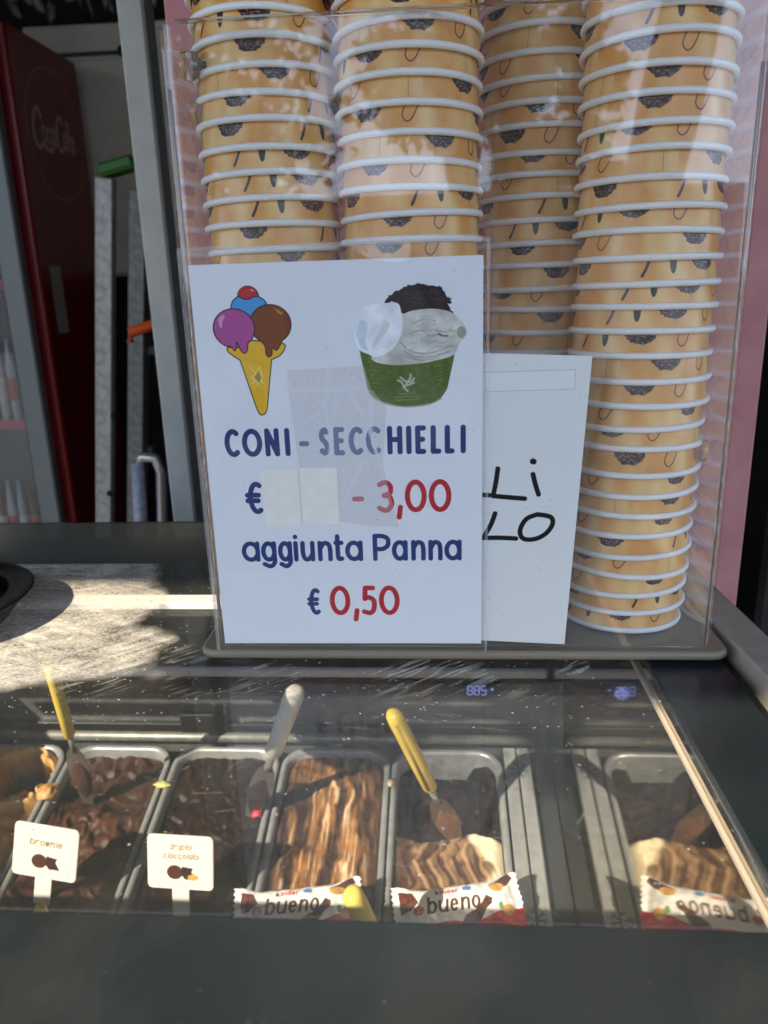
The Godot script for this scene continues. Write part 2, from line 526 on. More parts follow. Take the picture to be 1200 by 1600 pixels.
# ---------------------------------------------------------------- the display freezer
func freezer() -> void:
	var f := thing("display_freezer", "glass topped gelato display freezer with charcoal glass border", "freezer")
	var glass := pane(Color(0.93, 0.97, 0.96), 0.01, 0.0)
	glass.metallic_specular = 0.33
	part(f, "glass_lid", chamfer_box(Vector3(1.118, 0.006, 0.386), 0.0008), glass, Vector3(-0.391, -0.003, 0.075))
	part(f, "rear_glass", chamfer_box(Vector3(1.118, 0.006, 0.092), 0.0008), glass, Vector3(-0.391, -0.003, -0.186))
	part(f, "joint_strip", chamfer_box(Vector3(1.118, 0.008, 0.0205), 0.001), mat(rgb(236, 234, 226), 0.3), Vector3(-0.391, -0.0025, -0.129))
	part(f, "front_border", chamfer_box(Vector3(1.28, 0.006, 0.16), 0.0008), mats.charcoal, Vector3(-0.31, -0.0034, 0.3485))
	part(f, "side_border", chamfer_box(Vector3(0.0595, 0.006, 0.499), 0.0008), mats.charcoal, Vector3(0.1985, -0.0034, 0.0185))
	part(f, "gasket", chamfer_box(Vector3(0.009, 0.02, 0.66), 0.001), mats.black, Vector3(0.2335, -0.016, 0.1))
	var rail := part(f, "side_rail", chamfer_box(Vector3(0.034, 0.06, 0.8), 0.002), rough_mat(31, rgb(150, 142, 128), rgb(168, 160, 146), 5.0, 0.55, 0.0), Vector3(0.2575, -0.018, 0.03))
	rail.rotation.y = 0.05
	var smoke := pane(Color(0.30, 0.30, 0.27), 0.72, 0.3)
	part(f, "smoked_rear_screen", chamfer_box(Vector3(1.118, 0.11, 0.005), 0.0008), smoke, Vector3(-0.391, -0.006, -0.236))
	part(f, "rear_deck", chamfer_box(Vector3(1.13, 0.02, 0.30), 0.001), mats.charcoal, Vector3(-0.385, -0.08, -0.392))
	# inside
	var grey := rough_mat(32, rgb(84, 87, 88), rgb(112, 114, 113), 4.0, 0.35, 0.35)
	part(f, "rear_wall", chamfer_box(Vector3(1.16, 0.64, 0.02), 0.001), grey, Vector3(-0.4, -0.41, -0.512))
	var mirror := mat(rgb(205, 200, 188), 0.04, 1.0)
	part(f, "mirror_wall", chamfer_box(Vector3(0.01, 0.713, 0.77), 0.001), mirror, Vector3(0.1745, -0.3635, -0.116))
	part(f, "mirror_trim", chamfer_box(Vector3(0.003, 0.0042, 0.75), 0.0006), mat(rgb(206, 188, 164), 0.35), Vector3(0.1682, -0.0215, -0.11))
	part(f, "front_wall", chamfer_box(Vector3(1.13, 0.70, 0.012), 0.001), mats.white, Vector3(-0.397, -0.371, 0.275))
	part(f, "left_wall", chamfer_box(Vector3(0.02, 0.70, 0.77), 0.001), mats.white, Vector3(-0.96, -0.371, -0.116))
	part(f, "well_floor", chamfer_box(Vector3(1.13, 0.02, 0.78), 0.001), mats.dark_steel, Vector3(-0.4, -0.73, -0.116))
	part(f, "cabinet_front", chamfer_box(Vector3(1.28, 0.86, 0.02), 0.002), mats.charcoal, Vector3(-0.31, -0.515, 0.42))
	part(f, "top_trim", chamfer_box(Vector3(1.12, 0.016, 0.010), 0.003), mat(rgb(236, 234, 228), 0.3), Vector3(-0.395, -0.277, -0.494))
	part(f, "bronze_band", chamfer_box(Vector3(1.12, 0.028, 0.006), 0.001), rough_mat(33, rgb(70, 54, 40), rgb(112, 88, 66), 5.0, 0.4), Vector3(-0.395, -0.303, -0.4985))
	part(f, "shadow_gap", chamfer_box(Vector3(1.0, 0.014, 0.012), 0.001), mats.black, Vector3(-0.36, -0.377, -0.4975))
	var bar := part(f, "tub_rail", tube([Vector3(-0.94, -0.394, -0.493), Vector3(0.142, -0.394, -0.493)], [0.0085, 0.0085], 14), mats.alu)
	bar.set_meta("label", "round grey rail behind the tubs")
	# the small black meter and the temperature display on the rear wall
	part(f, "sensor_box", chamfer_box(Vector3(0.068, 0.034, 0.014), 0.002), mats.black, Vector3(-0.38, -0.368, -0.4955))
	var disp := part(f, "temperature_display", chamfer_box(Vector3(0.056, 0.030, 0.010), 0.002), mat(rgb(10, 10, 14), 0.15), Vector3(0.065, -0.302, -0.4905))
	var st := SurfaceTool.new()
	st.begin(Mesh.PRIMITIVE_TRIANGLES)
	var seg := {"8": [1, 1, 1, 1, 1, 1, 1], "5": [1, 1, 0, 1, 0, 1, 1]}
	var n := 0
	for ch in ["8", "8", "5"]:
		var x := -0.0175 + n * 0.0105
		var on: Array = seg[ch]
		var where := [[0, 0.0075, 1], [-0.0036, 0.0038, 0], [0.0036, 0.0038, 0], [0, 0, 1], [-0.0036, -0.0038, 0], [0.0036, -0.0038, 0], [0, -0.0075, 1]]
		for i in 7:
			if on[i]: chamfer_box(Vector3(0.0062, 0.0016, 0.0006) if where[i][2] else Vector3(0.0016, 0.0062, 0.0006), 0.0002, st, Vector3(x + where[i][0], where[i][1], 0.0053))
		n += 1
	chamfer_box(Vector3(0.004, 0.004, 0.0006), 0.0002, st, Vector3(0.0165, 0.002, 0.0053))
	st.generate_normals()
	var led := mat(rgb(170, 180, 255), 0.4)
	led.emission_enabled = true
	led.emission = rgb(150, 165, 255)
	led.emission_energy_multiplier = 0.22
	part(disp, "lit_digits", st.commit(), led)
	var lamp := OmniLight3D.new()
	lamp.name = "display_light"
	lamp.position = Vector3(0, 0, 0.012)
	lamp.light_color = rgb(150, 165, 255)
	lamp.light_energy = 0.00002
	lamp.light_size = 0.004
	lamp.omni_range = 4.0
	lamp.omni_attenuation = 2.0
	lamp.shadow_enabled = true
	disp.add_child(lamp)
	# steel ledge right of the last tub, with two frosty snowflake marks
	var ledge := part(f, "ledge", chamfer_box(Vector3(0.0185, 0.006, 0.40), 0.002), mats.steel, Vector3(0.1075, slope_y(-0.28) - 0.003, -0.28), Vector3(TILT, 0, 0))
	part(f, "ledge", chamfer_box(Vector3(0.0185, 0.006, 0.40), 0.002), mats.steel, Vector3(0.1285, slope_y(-0.28) - 0.003, -0.28), Vector3(TILT, 0, 0))
	part(f, "ledge_floor", chamfer_box(Vector3(0.075, 0.004, 0.40), 0.001), mats.dark_steel, Vector3(0.131, slope_y(-0.28) - 0.014, -0.28), Vector3(TILT, 0, 0))
	for z in [-0.43, -0.205]:
		var sf := SurfaceTool.new()
		sf.begin(Mesh.PRIMITIVE_TRIANGLES)
		for i in 6:
			var a := TAU * i / 6.0 + 0.26
			var d := Vector3(cos(a), 0, sin(a))
			var w := Vector3(-sin(a), 0, cos(a))
			tube([d * 0.003, d * 0.016], [0.0009, 0.0007], 5, sf, 0.3)
			for s in [-1.0, 1.0]: tube([d * 0.0085, d * 0.0135 + w * s * 0.0045], [0.0008, 0.0006], 5, sf, 0.3)
		sf.generate_normals()
		part(f, "snowflake_mark", sf.commit(), mat(rgb(78, 92, 112), 0.6), Vector3(0.118, slope_y(z) + 0.001, z), Vector3(TILT, 0, 0))
	dirt(f)

# smears, wiped streaks and specks dried on the lid: a thin film on the glass
func dirt(f: Node3D) -> void:
	var w := 1300
	var h := 835
	var x0 := -0.80
	var z0 := -0.228
	var px := 0.000745
	var im := Image.create_empty(w, h, false, Image.FORMAT_RGBA8)
	im.fill(Color(0.93, 0.9, 0.84, 0.0))
	var fine := noise(41, 0.055, 3)
	var big := noise(42, 0.006, 3)
	var streak := noise(43, 0.09, 2)
	var grain := noise(44, 0.3, 2)
	for j in h:
		var z := z0 + j * px
		for i in w:
			var x := x0 + i * px
			var b := big.get_noise_2d(i, j)
			var s := streak.get_noise_2d(i * 0.22 + j * 0.25, j * 0.9 - i * 0.5)
			var g := grain.get_noise_2d(i * 0.6, j)
			var a := 0.012 + 0.02 * maxf(0.0, b)
			var front := 0.030 + 0.028 * clampf((-0.26 - x) / 0.12, 0.0, 1.0) + b * 0.02
			var edge := clampf((x + 0.53) / 0.05, 0.0, 1.0) * clampf((-0.237 - 0.25 * maxf(0.0, -z - 0.02) + b * 0.05 - x) / 0.02, 0.0, 1.0) * clampf((front - z) / 0.02, 0.0, 1.0)
			if edge > 0.0:
				var wv := 40.0 * b
				var hs := streak.get_noise_2d(i * 0.22 + wv, j * 0.9 + i * 0.12 + wv)
				var ds := streak.get_noise_2d(i * 0.5 + j * 0.6, (j - i) * 0.09)
				var k := clampf((x + 0.36) / 0.10, 0.0, 1.0)
				a += edge * clampf(0.60 + 0.16 * b - 0.18 * k + 0.26 * lerpf(hs, ds, k) + 0.12 * s + 0.3 * g + 0.25 * fine.get_noise_2d(i * 0.35, j * 0.5), 0.04, 0.95)
			elif x > -0.33 and x < 0.12 and z > -0.06 and z < 0.10:
				var m := clampf(1.0 - absf(z - 0.018) / 0.05, 0.0, 1.0) * clampf(0.35 + 2.4 * big.get_noise_2d(i * 1.5 + 300, j * 1.5), 0.0, 1.0)
				var t := streak.get_noise_2d(i * 1.1 + j * 1.3, (j - i) * 0.11)
				a += m * clampf((t - 0.05) * 1.6 + g * 0.3, 0.0, 0.5)
			if a > 0.005: im.set_pixel(i, j, Color(0.97, 0.94, 0.87, clampf(a * 0.9, 0.0, 0.95)))
	for k in 5200:
		var i := rng.randi_range(2, w - 4)
		var j := rng.randi_range(2, h - 4)
		if j > 440 and rng.randf() < 0.75: continue
		var a := rng.randf_range(0.12, 0.5) if j > 400 or rng.randf() < 0.5 else rng.randf_range(0.4, 0.9)
		if j > 655: a *= 0.16
		var dark := rng.randf() < 0.18
		var c := Color(0.12, 0.1, 0.08, a + 0.2) if dark else Color(0.96, 0.94, 0.88, a)
		im.set_pixel(i, j, c)
		if rng.randf() < 0.35: im.set_pixel(i + 1, j, c)
		if rng.randf() < 0.15:
			im.set_pixel(i, j + 1, c)
			im.set_pixel(i + 1, j + 1, c)
	for k in 40:   # hairline scratches
		var p := Vector2(rng.randf_range(300, 1200), rng.randf_range(300, 620))
		var d := Vector2.from_angle(rng.randf_range(-1.1, 0.5)) * rng.randf_range(6, 26)
		for q in 26:
			im.set_pixelv(Vector2i(p + d * q / 26.0), Color(0.9, 0.88, 0.82, 0.12))
	var m := mat(Color.WHITE, 0.8)
	m.albedo_texture = ImageTexture.create_from_image(im)
	m.transparency = BaseMaterial3D.TRANSPARENCY_ALPHA
	var q := quad(w * px, h * px)
	var o := part(f, "dirt_film", q, m, Vector3(x0 + w * px / 2, 0.0022, z0 + h * px / 2), Vector3(-PI / 2, 0, 0))
	o.set_meta("label", "dried smears and specks on the glass lid")

# ---------------------------------------------------------------- the clear box with the cups
func cup_box() -> void:
	var b := thing("cup_dispenser", "clear acrylic cup box standing on the glass lid", "acrylic box", Vector3(0.0165, 0.0, -0.1125))
	var hx := 0.2025
	var hz := 0.1125
	var ac: Material = mats.acrylic
	# base tray with a rounded lip
	var tray := mat(rgb(150, 138, 116), 0.3)
	tray.albedo_color.a = 0.82
	tray.transparency = BaseMaterial3D.TRANSPARENCY_ALPHA
	part(b, "base_tray", loft([[hx + 0.010, hz + 0.001, 0.012, 0.0030], [hx + 0.0135, hz + 0.0035, 0.014, 0.0045], [hx + 0.0135, hz + 0.0035, 0.014, 0.0085], [hx + 0.011, hz + 0.001, 0.012, 0.0105]]), tray)
	# bent wall: front, right, back, left with rounded corners, 3.5 mm thick
	var st := SurfaceTool.new()
	st.begin(Mesh.PRIMITIVE_TRIANGLES)
	bent(st, hx, hz, 0.011, 0.0112, 0.468, 1.0)
	bent(st, hx - 0.0035, hz - 0.0035, 0.0075, 0.0112, 0.468, -1.0)
	var o := rrect(hx, hz, 0.011, 0.0, 7)
	var n := rrect(hx - 0.0035, hz - 0.0035, 0.0075, 0.0, 7)
	for y in [0.0112, 0.468]:
		for q in o.size():
			var w := (q + 1) % o.size()
			var up := Vector3(0, y, 0)
			for v in [o[q], o[w], n[w], o[q], n[w], n[q]]:
				st.set_normal(Vector3(0, 1 if y > 0.2 else -1, 0))
				st.add_vertex(v + up)
	part(b, "clear_walls", st.commit(), ac)
	# polished solid edges that catch the light at the corners
	var edge := mat(Color(0.9, 0.88, 0.84, 0.04), 0.03)
	edge.transparency = BaseMaterial3D.TRANSPARENCY_ALPHA
	edge.refraction_enabled = true
	edge.refraction_scale = 0.05
	for s in [-1.0, 1.0]:
		part(b, "corner_bead", tube([Vector3(s * (hx - 0.0052), 0.0125, hz - 0.0052), Vector3(s * (hx - 0.0052), 0.43, hz - 0.0052)], [0.0014, 0.0014], 10), edge)
	part(b, "front_lip", chamfer_box(Vector3(hx * 2 - 0.03, 0.0022, 0.0042), 0.0006), edge, Vector3(0, 0.4695, hz - 0.0018))
	part(b, "floor_bead", chamfer_box(Vector3(hx * 2 - 0.03, 0.0022, 0.0022), 0.0006), edge, Vector3(0, 0.0125, hz - 0.0048))
	# clear round knobs with a steel screw, and the inner clear rod
	var knob := lathe([Vector2(0, -0.006), Vector2(0.009, -0.006), Vector2(0.0095, -0.002), Vector2(0.009, 0.004), Vector2(0.004, 0.007), Vector2(0, 0.0075)], 20)
	var screw := lathe([Vector2(0, 0.0), Vector2(0.0026, 0.0), Vector2(0.0026, 0.003), Vector2(0, 0.0036)], 12)
	for d in [[-hx + 0.001, 0.452, 0.075, 1.0], [-hx + 0.001, 0.425, 0.058, 1.0], [hx - 0.001, 0.425, 0.058, -1.0], [hx - 0.001, 0.165, 0.07, -1.0]]:
		var kn := part(b, "clear_knob", knob, edge, Vector3(d[0] + d[3] * 0.012, d[1], d[2]), Vector3(0, 0, -d[3] * PI / 2))
		part(kn, "screw", screw, mats.dark_steel, Vector3(0, 0.0078, 0))
	part(b, "clear_brace", chamfer_box(Vector3(0.003, 0.20, 0.006), 0.0008), edge, Vector3(-hx + 0.027, 0.36, 0.02), Vector3(0, 0, 0.2))
	# pink board that stands behind the box
	var m := rough_mat(51, rgb(196, 130, 130), rgb(214, 154, 153), 3.0, 0.7)
	var board := part(self, numbered("pink_board"), chamfer_box(Vector3(0.594, 1.1, 0.012), 0.002), m, Vector3(0.040, 0.47, -0.262))
	tag(board, "dusty pink upright board behind the clear cup box", "board")

# ---------------------------------------------------------------- price sign and handwritten card
func signs() -> void:
	var navy := rgb(24, 52, 112)
	var red := rgb(186, 22, 30)
	var ink := rgb(30, 16, 22)
	var cv := Canvas.new(210, 297, 4.6, rgb(233, 236, 240))
	# the cone drawing
	var yellow := rgb(236, 186, 34)
	var cone := smooth(pts([41.8, 53.7, 25.6, 57.6, 23.1, 60.0, 25.2, 62.8, 32.1, 67.8]), 4) + pts([32.1, 67.8, 41.5, 102.9]) + smooth(pts([41.5, 102.9, 43.0, 107.0, 45.2, 108.6, 48.2, 107.2, 49.8, 103.0]), 4) + pts([49.8, 103.0, 55.6, 67.8]) + smooth(pts([55.6, 67.8, 61.9, 65.1, 65.9, 60.0, 63.9, 56.1, 41.8, 53.7]), 4)
	cv.poly(cone, yellow)
	cv.stroke(cone, 0.75, ink)
	for s in [[39.0, 72.5, 48.3, 85.0], [39.4, 82.1, 46.3, 72.6], [39.5, 85.3, 47.6, 78.6], [41.1, 88.1, 47.0, 82.2], [39.9, 79.9, 47.3, 88.7], [46.3, 72.6, 47.6, 80.0]]:
		cv.stroke(pts(s), 0.5, rgb(246, 226, 130))
	cv.poly(pts([45, 76, 47, 80, 45, 85, 42, 80.5]), rgb(150, 140, 70))
	var ball := func(c: Color, x: float, y: float, rx: float, ry: float) -> void:
		cv.poly(arc(x, y, rx, ry, 0, 360, 40), c)
		cv.stroke(arc(x, y, rx, ry, 0, 360, 40), 0.75, ink)
	ball.call(rgb(196, 36, 42), 41.8, 23.2, 7.7, 7.6)
	cv.poly(pts([43.4, 17.6, 47.2, 19.0, 44.4, 18.8]), rgb(240, 220, 220))
	var blue := smooth(pts([27.9, 33, 30, 26, 34.8, 22.6, 38, 24.2, 42, 24.6, 46, 22.9, 49.6, 23.2, 54, 26.5, 56.4, 33]), 5) + pts([50, 42, 34, 42])
	cv.poly(blue, rgb(74, 156, 216))
	cv.stroke(blue, 0.75, ink)
	var brown_drip := smooth(pts([43.5, 50.0, 51.0, 57.0, 51.9, 63.9, 53.9, 65.8, 56.1, 64.0, 56.9, 59.1, 59.4, 61.3, 61.6, 59.2, 64.5, 54.5]), 4)
	ball.call(rgb(128, 62, 16), 56.6, 42.6, 15.1, 13.8)
	cv.poly(brown_drip + pts([67, 48, 56, 45, 44, 46]), rgb(128, 62, 16))
	cv.stroke(brown_drip, 0.75, ink)
	cv.poly(pts([59.8, 31.1, 66.0, 34.6, 65.2, 36.3, 63.1, 35.2]), rgb(204, 130, 30))
	ball.call(rgb(176, 76, 148), 29.5, 44.8, 15.3, 13.9)
	var pink_drip := smooth(pts([24.2, 57.2, 27.0, 58.5, 28.6, 60.8, 30.1, 58.7, 30.9, 54.5, 33.0, 60.1, 35.5, 62.7, 38.0, 60.9, 38.8, 55.6]), 4)
	cv.poly(pink_drip + pts([38.8, 52, 28, 50]), rgb(176, 76, 148))
	cv.stroke(pink_drip, 0.75, ink)
	cv.poly(pts([22.1, 34.4, 18.2, 37.8, 19.2, 44.0, 20.8, 44.0, 21.5, 39.2, 23.7, 36.5]), rgb(216, 150, 200))
	# the printed photo of a green cup heaped with cream
	var nz := noise(61, 0.035, 4)
	var nb := noise(62, 0.09, 4)
	var nl := noise(66, 0.012, 2)
	var cup := pts([120.4, 61.0, 125.4, 90.5]) + smooth(pts([125.4, 90.5, 129.5, 96.6, 138.1, 101.0, 152.8, 104.2, 170.2, 102.7, 178.9, 98.9, 184.1, 92.0]), 5) + pts([191.1, 60.9])
	cv.poly(cup, rgb(84, 104, 34), 1.0, nz, 0.06)
	cv.stroke(smooth(pts([127, 93.5, 130.5, 98, 139, 102, 153, 104.6, 170, 103.2, 179.5, 99])), 1.2, rgb(120, 132, 90), 0.6)
	for s in [[148, 85, 151, 87, 153, 91, 155, 93], [150, 83, 154, 86, 158, 86, 160, 84], [157.5, 81, 157, 84, 154, 88], [152, 90, 156, 88.5, 160, 87]]:
		cv.stroke(smooth(pts(s)), 1.5, rgb(196, 204, 190), 0.85)
	for s in [[146, 97.5, 164, 96.6], [147, 99.8, 163, 99.0], [149, 95.2, 161, 94.6]]: cv.stroke(pts(s), 1.0, rgb(150, 164, 130), 0.45)
	for i in 9:
		cv.stroke(pts([126 + (i % 3), 68 + i * 3.0, 131 + (i % 4) * 2.0, 69.5 + i * 3.0]), 0.7, rgb(140, 152, 100), 0.5)
		cv.stroke(pts([175 + (i % 3), 68 + i * 2.6, 182 - i * 0.3, 66.5 + i * 2.6]), 0.7, rgb(140, 152, 100), 0.5)
	var choc := pts([140.1, 30.3, 143.2, 25.5, 150.5, 21.6, 156.4, 18.1, 164.8, 17.3, 173.1, 18.9, 179.7, 19.8, 184.6, 26.8, 187.9, 28.9, 187.1, 31.3, 184.6, 32.0, 188.7, 38.6, 179.5, 37.6, 176.2, 39.2, 166.1, 38.3, 159.4, 38.6, 152.6, 38.5, 149.7, 35.8, 150.3, 30.5, 144.8, 30.0])
	var ragged := []
	for q in choc.size():
		var e: Vector2 = choc[(q + 1) % choc.size()]
		for t in 5: ragged.append(choc[q].lerp(e, t / 5.0) + Vector2(rng.randf_range(-0.9, 0.9), rng.randf_range(-0.9, 0.9)))
	cv.poly(ragged, rgb(34, 22, 24), 1.0, nb, 0.12)
	for i in 26:
		var p := Vector2(rng.randf_range(150, 182), rng.randf_range(21, 33))
		cv.stroke(smooth([p, p + Vector2(3, rng.randf_range(-1.5, 1.5)), p + Vector2(6, rng.randf_range(-1, 2))], 3), 0.7, rgb(84, 62, 60), 0.5)
	var cream2 := smooth(pts([151.8, 38.7, 159.4, 36.0, 169.5, 35.0, 179.5, 35.6, 187.9, 38.2, 195.4, 45.3, 198.5, 51.1, 197.0, 55.2, 192.8, 60.1, 189.4, 67.6, 175.8, 71.6, 162.1, 73.5, 146.6, 74.1, 132.9, 71.8, 129.2, 67.5, 139.1, 64.0, 145.8, 58.6, 147.2, 52.7]), 3)
	cv.poly(cream2, rgb(206, 205, 195), 1.0, nl, 0.14)
	for s in [[153, 64, 160, 68, 172, 69, 186, 65], [151, 58, 158, 64.5, 172, 66, 188, 61], [160, 45, 168, 42, 176, 43.5], [158, 52, 166, 50, 172, 54, 180, 53], [155, 68, 165, 71, 178, 69.5], [176, 50, 183, 51.5, 188, 49]]:
		cv.stroke(smooth(pts(s)), 1.0, rgb(138, 136, 126), 0.6)
	for q in 90:   # soft folds of the cream
		var p := Vector2(rng.randf_range(151, 192), rng.randf_range(39, 70))
		if Vector2((p.x - 172) / 24.0, (p.y - 55) / 18.0).length() > 0.85: continue
		var d := Vector2.from_angle(0.25 * sin(p.x * 0.2) + (p.y - 55) * 0.012) * rng.randf_range(4, 11)
		cv.stroke(smooth([p - d / 2, p + Vector2(0, rng.randf_range(0.2, 1.6)), p + d / 2], 4), rng.randf_range(0.8, 2.2), rgb(232, 231, 224) if q % 2 else rgb(168, 167, 156), 0.28)
	cv.stroke(smooth(pts([178, 52.5, 181, 54, 184.5, 54.2])), 1.3, rgb(70, 68, 62), 0.7)
	cv.poly(arc(194.5, 52, 3.2, 4.2, 0, 360, 18), rgb(138, 146, 122), 0.8, nb, 0.1)
	var cream1 := smooth(pts([123.9, 33.3, 129.1, 30.9, 140.1, 30.3, 149.4, 30.5, 151.8, 37.9, 152.3, 47.8, 147.6, 59.7, 139.1, 66.0, 131.3, 68.0, 127.1, 65.8, 120.3, 62.3, 117.2, 53.0, 120.1, 45.6, 123.8, 38.2]), 3)
	cv.poly(cream1, rgb(240, 243, 246), 1.0, nl, 0.07)
	cv.poly(smooth(pts([118.5, 52, 122, 42, 126, 43, 127, 48, 125, 56, 127, 63, 122, 61]), 3), rgb(196, 212, 226), 0.75, nz, 0.06)
	cv.poly(smooth(pts([139, 43, 143, 44, 141, 50, 134, 58, 130, 62, 132, 55, 136, 49]), 3), rgb(206, 206, 194), 0.6)
	# wording
	letters(cv, [["C", 14.8, 26.9], ["O", 28.3, 43.8], ["N", 45.9, 57.0], ["I", 60.9, 65.4], ["-", 72.0, 79.7], ["S", 87.3, 95.4], ["E", 98.5, 106.8], ["C", 109.8, 121.3], ["C", 122.8, 134.8], ["H", 138.9, 150.3], ["I", 152.9, 157.3], ["E", 159.9, 168.0], ["L", 171.4, 179.3], ["L", 181.9, 189.2], ["I", 193.4, 197.8]], 118.8, 140.5, 3.9, navy)
	letters(cv, [["€", 27.1, 41.2]], 160.1, 186.2, 3.9, navy)
	letters(cv, [["-", 110.5, 119.8], ["3", 129.5, 143.0], [",", 144.0, 150.0], ["0", 151.1, 167.8], ["0", 169.4, 186.6]], 160.2, 186.2, 3.9, red)
	letters(cv, [["a", 20.7, 35.3], ["g", 36.2, 48.6], ["g", 49.8, 61.2], ["i", 62.2, 66.0], ["u", 67.9, 79.2], ["n", 81.5, 93.1], ["t", 94.2, 102.4], ["a", 103.2, 117.2], ["P", 125.0, 138.8], ["a", 139.9, 152.4], ["n", 155.0, 166.3], ["n", 168.4, 179.5], ["a", 180.8, 194.3]], 203.4, 225.8, 3.6, navy)
	letters(cv, [["€", 70.6, 81.4]], 248.6, 271.6, 3.3, navy)
	letters(cv, [["0", 88.9, 105.4], [",", 107.1, 113.0], ["5", 114.2, 126.5], ["0", 128.4, 145.0]], 246.6, 272.0, 3.9, red)
	# dull adhesive patch where a strip once stuck, with lighter creases
	var tape := pts([66.6, 76.0, 123.3, 73.8, 127.7, 90.5, 139.2, 104.4, 134.9, 148.8, 145.8, 198.2, 129.3, 197.2, 119.0, 196.2, 77.6, 188.8, 71.3, 152.8, 66.6, 93.7])
	cv.poly(tape, rgb(206, 205, 206), 0.5, noise(63, 0.05, 4), 0.05)
	for s in [[66.8, 89.7, 95, 91, 122.8, 89.4], [97.5, 76.4, 95, 90, 93.3, 103, 68.9, 122], [112.7, 94.2, 122, 112, 128, 130, 133, 148], [92, 100, 96, 125, 92, 150, 78, 178], [104, 94, 100, 110, 98, 118], [118.7, 146.7, 110, 165, 100.8, 186], [128, 100, 127, 120, 131, 142.6, 136, 160], [76, 150, 86, 158, 84, 176]]:
		for wd in [5.0, 3.4, 1.8]: cv.stroke(smooth(pts(s)), wd, rgb(226, 229, 233), 0.28, 0.3)
	for i in 70:
		cv.stroke(smooth([Vector2(rng.randf_range(5, 205), rng.randf_range(5, 290)), Vector2(0, 0)], 1), 0.1, rgb(150, 150, 150), 0.0)
		var p := Vector2(rng.randf_range(4, 206), rng.randf_range(4, 292))
		cv.stroke([p, p + Vector2(0.3, 0.3)], rng.randf_range(0.2, 0.6), rgb(110, 108, 104), 0.6)
	var s := thing("price_sign", "white price sign with cone drawing in a clear sleeve, left of the handwritten card", "sign", Vector3(-0.071, 0.167, 0.0042))
	s.rotation.z = 0.003
	var paper := texmat(cv.texture(), 0.55, 0.3)
	part(s, "paper", chamfer_box(Vector3(0.21, 0.297, 0.0006), 0.0001), mat(rgb(238, 240, 243), 0.6))
	part(s, "print", quad(0.2098, 0.2968), paper, Vector3(0, 0, 0.0005))
	var patch := rough_mat(64, rgb(240, 239, 228), rgb(248, 247, 238), 12.0, 0.5)
	for d in [[55.8, 173.4, 28.9, 45.0, 0.035, "whitish paper patch stuck over the first price figure"], [85.7, 172.3, 29.0, 45.0, 0.0, "whitish paper patch stuck right of the other patch"]]:
		var pt := part(s, "price_patch", loft([[d[2] / 2000.0, d[3] / 2000.0, 0.002, 0.0], [d[2] / 2000.0, d[3] / 2000.0, 0.002, 0.0003]], true, true, 4), patch, Vector3((d[0] - 105.0) / 1000.0, (148.5 - d[1]) / 1000.0, 0.0007), Vector3(PI / 2, 0, 0))
		pt.rotate_z(d[4])
		pt.set_meta("label", d[5])
	# the clear sleeve: a slightly wavy film with welded edges
	var wob := noise(65, 9.0, 2)
	var rows := []
	for j in 40:
		var r := []
		for i in 30:
			var x := -0.111 + 0.2205 * i / 29.0
			var y := 0.1585 - 0.3135 * j / 39.0
			r.append(Vector3(x, y, 0.0024 + wob.get_noise_2d(x, y) * 0.0016))
		rows.append(r)
	part(s, "clear_sleeve", sheet(rows, false, [], [], null, true), mats.acrylic)
	var weld := pane(Color(0.9, 0.92, 0.94), 0.12, 0.15)
	part(s, "sleeve_seam", chamfer_box(Vector3(0.002, 0.3135, 0.0008), 0.0002), weld, Vector3(0.1085, 0.002, 0.0012))
	part(s, "sleeve_seam", chamfer_box(Vector3(0.003, 0.3135, 0.0008), 0.0002), weld, Vector3(-0.1105, 0.002, 0.0012))
	part(s, "sleeve_lip", chamfer_box(Vector3(0.2205, 0.003, 0.0008), 0.0002), weld, Vector3(-0.001, 0.159, 0.0012))

	# handwritten card, partly behind the sign
	var c2 := Canvas.new(134, 228, 4.0, rgb(226, 229, 226))
	var hand := rgb(14, 14, 16)
	var h := func(a: Array, w := 3.6) -> void:
		var o := []
		for q in a:   # from metres on the front of the box to millimetres on the tilted card
			var d := Vector2(q[0] - 0.101, q[1] - 0.017).rotated(0.0486)
			o.append(Vector2(134 + d.x * 1000.0, 228 - d.y * 1000.0))
		c2.stroke(smooth(o, 4), w, hand)
	h.call([[0.028, 0.1425], [0.0395, 0.1418]])
	h.call([[0.0458, 0.1625], [0.0445, 0.152], [0.0425, 0.1412]])
	h.call([[0.0425, 0.1412], [0.052, 0.1402], [0.0665, 0.1388]])
	h.call([[0.0722, 0.1578], [0.0742, 0.15], [0.0768, 0.142]])
	h.call([[0.0718, 0.1678], [0.0724, 0.1676]], 4.4)
	h.call([[0.0442, 0.1272], [0.041, 0.118], [0.0352, 0.1075]])
	h.call([[0.0352, 0.1075], [0.048, 0.1075], [0.0605, 0.1068]])
	h.call([[0.0765, 0.1262], [0.068, 0.1225], [0.0635, 0.1135], [0.066, 0.1068], [0.0745, 0.1062], [0.083, 0.1105], [0.088, 0.118], [0.0865, 0.124], [0.0765, 0.1262]])
	c2.poly(pts([54, 14, 123, 10, 123.6, 24, 54, 28]), rgb(232, 235, 232), 0.75)
	for l in [[54, 14, 123, 10], [123, 10, 123.6, 24], [123.6, 24, 54, 28]]: c2.stroke(pts(l), 0.5, rgb(180, 183, 180), 0.8)
	for i in 40:
		var p := Vector2(rng.randf_range(45, 132), rng.randf_range(4, 224))
		c2.stroke([p, p + Vector2(rng.randf_range(-1, 1), 0.3)], rng.randf_range(0.3, 0.8), rgb(140, 142, 138), 0.5)
	var card := thing("handwritten_card", "white handwritten card in black marker, half hidden behind the price sign", "card", Vector3(0.101, 0.017, 0.0016))
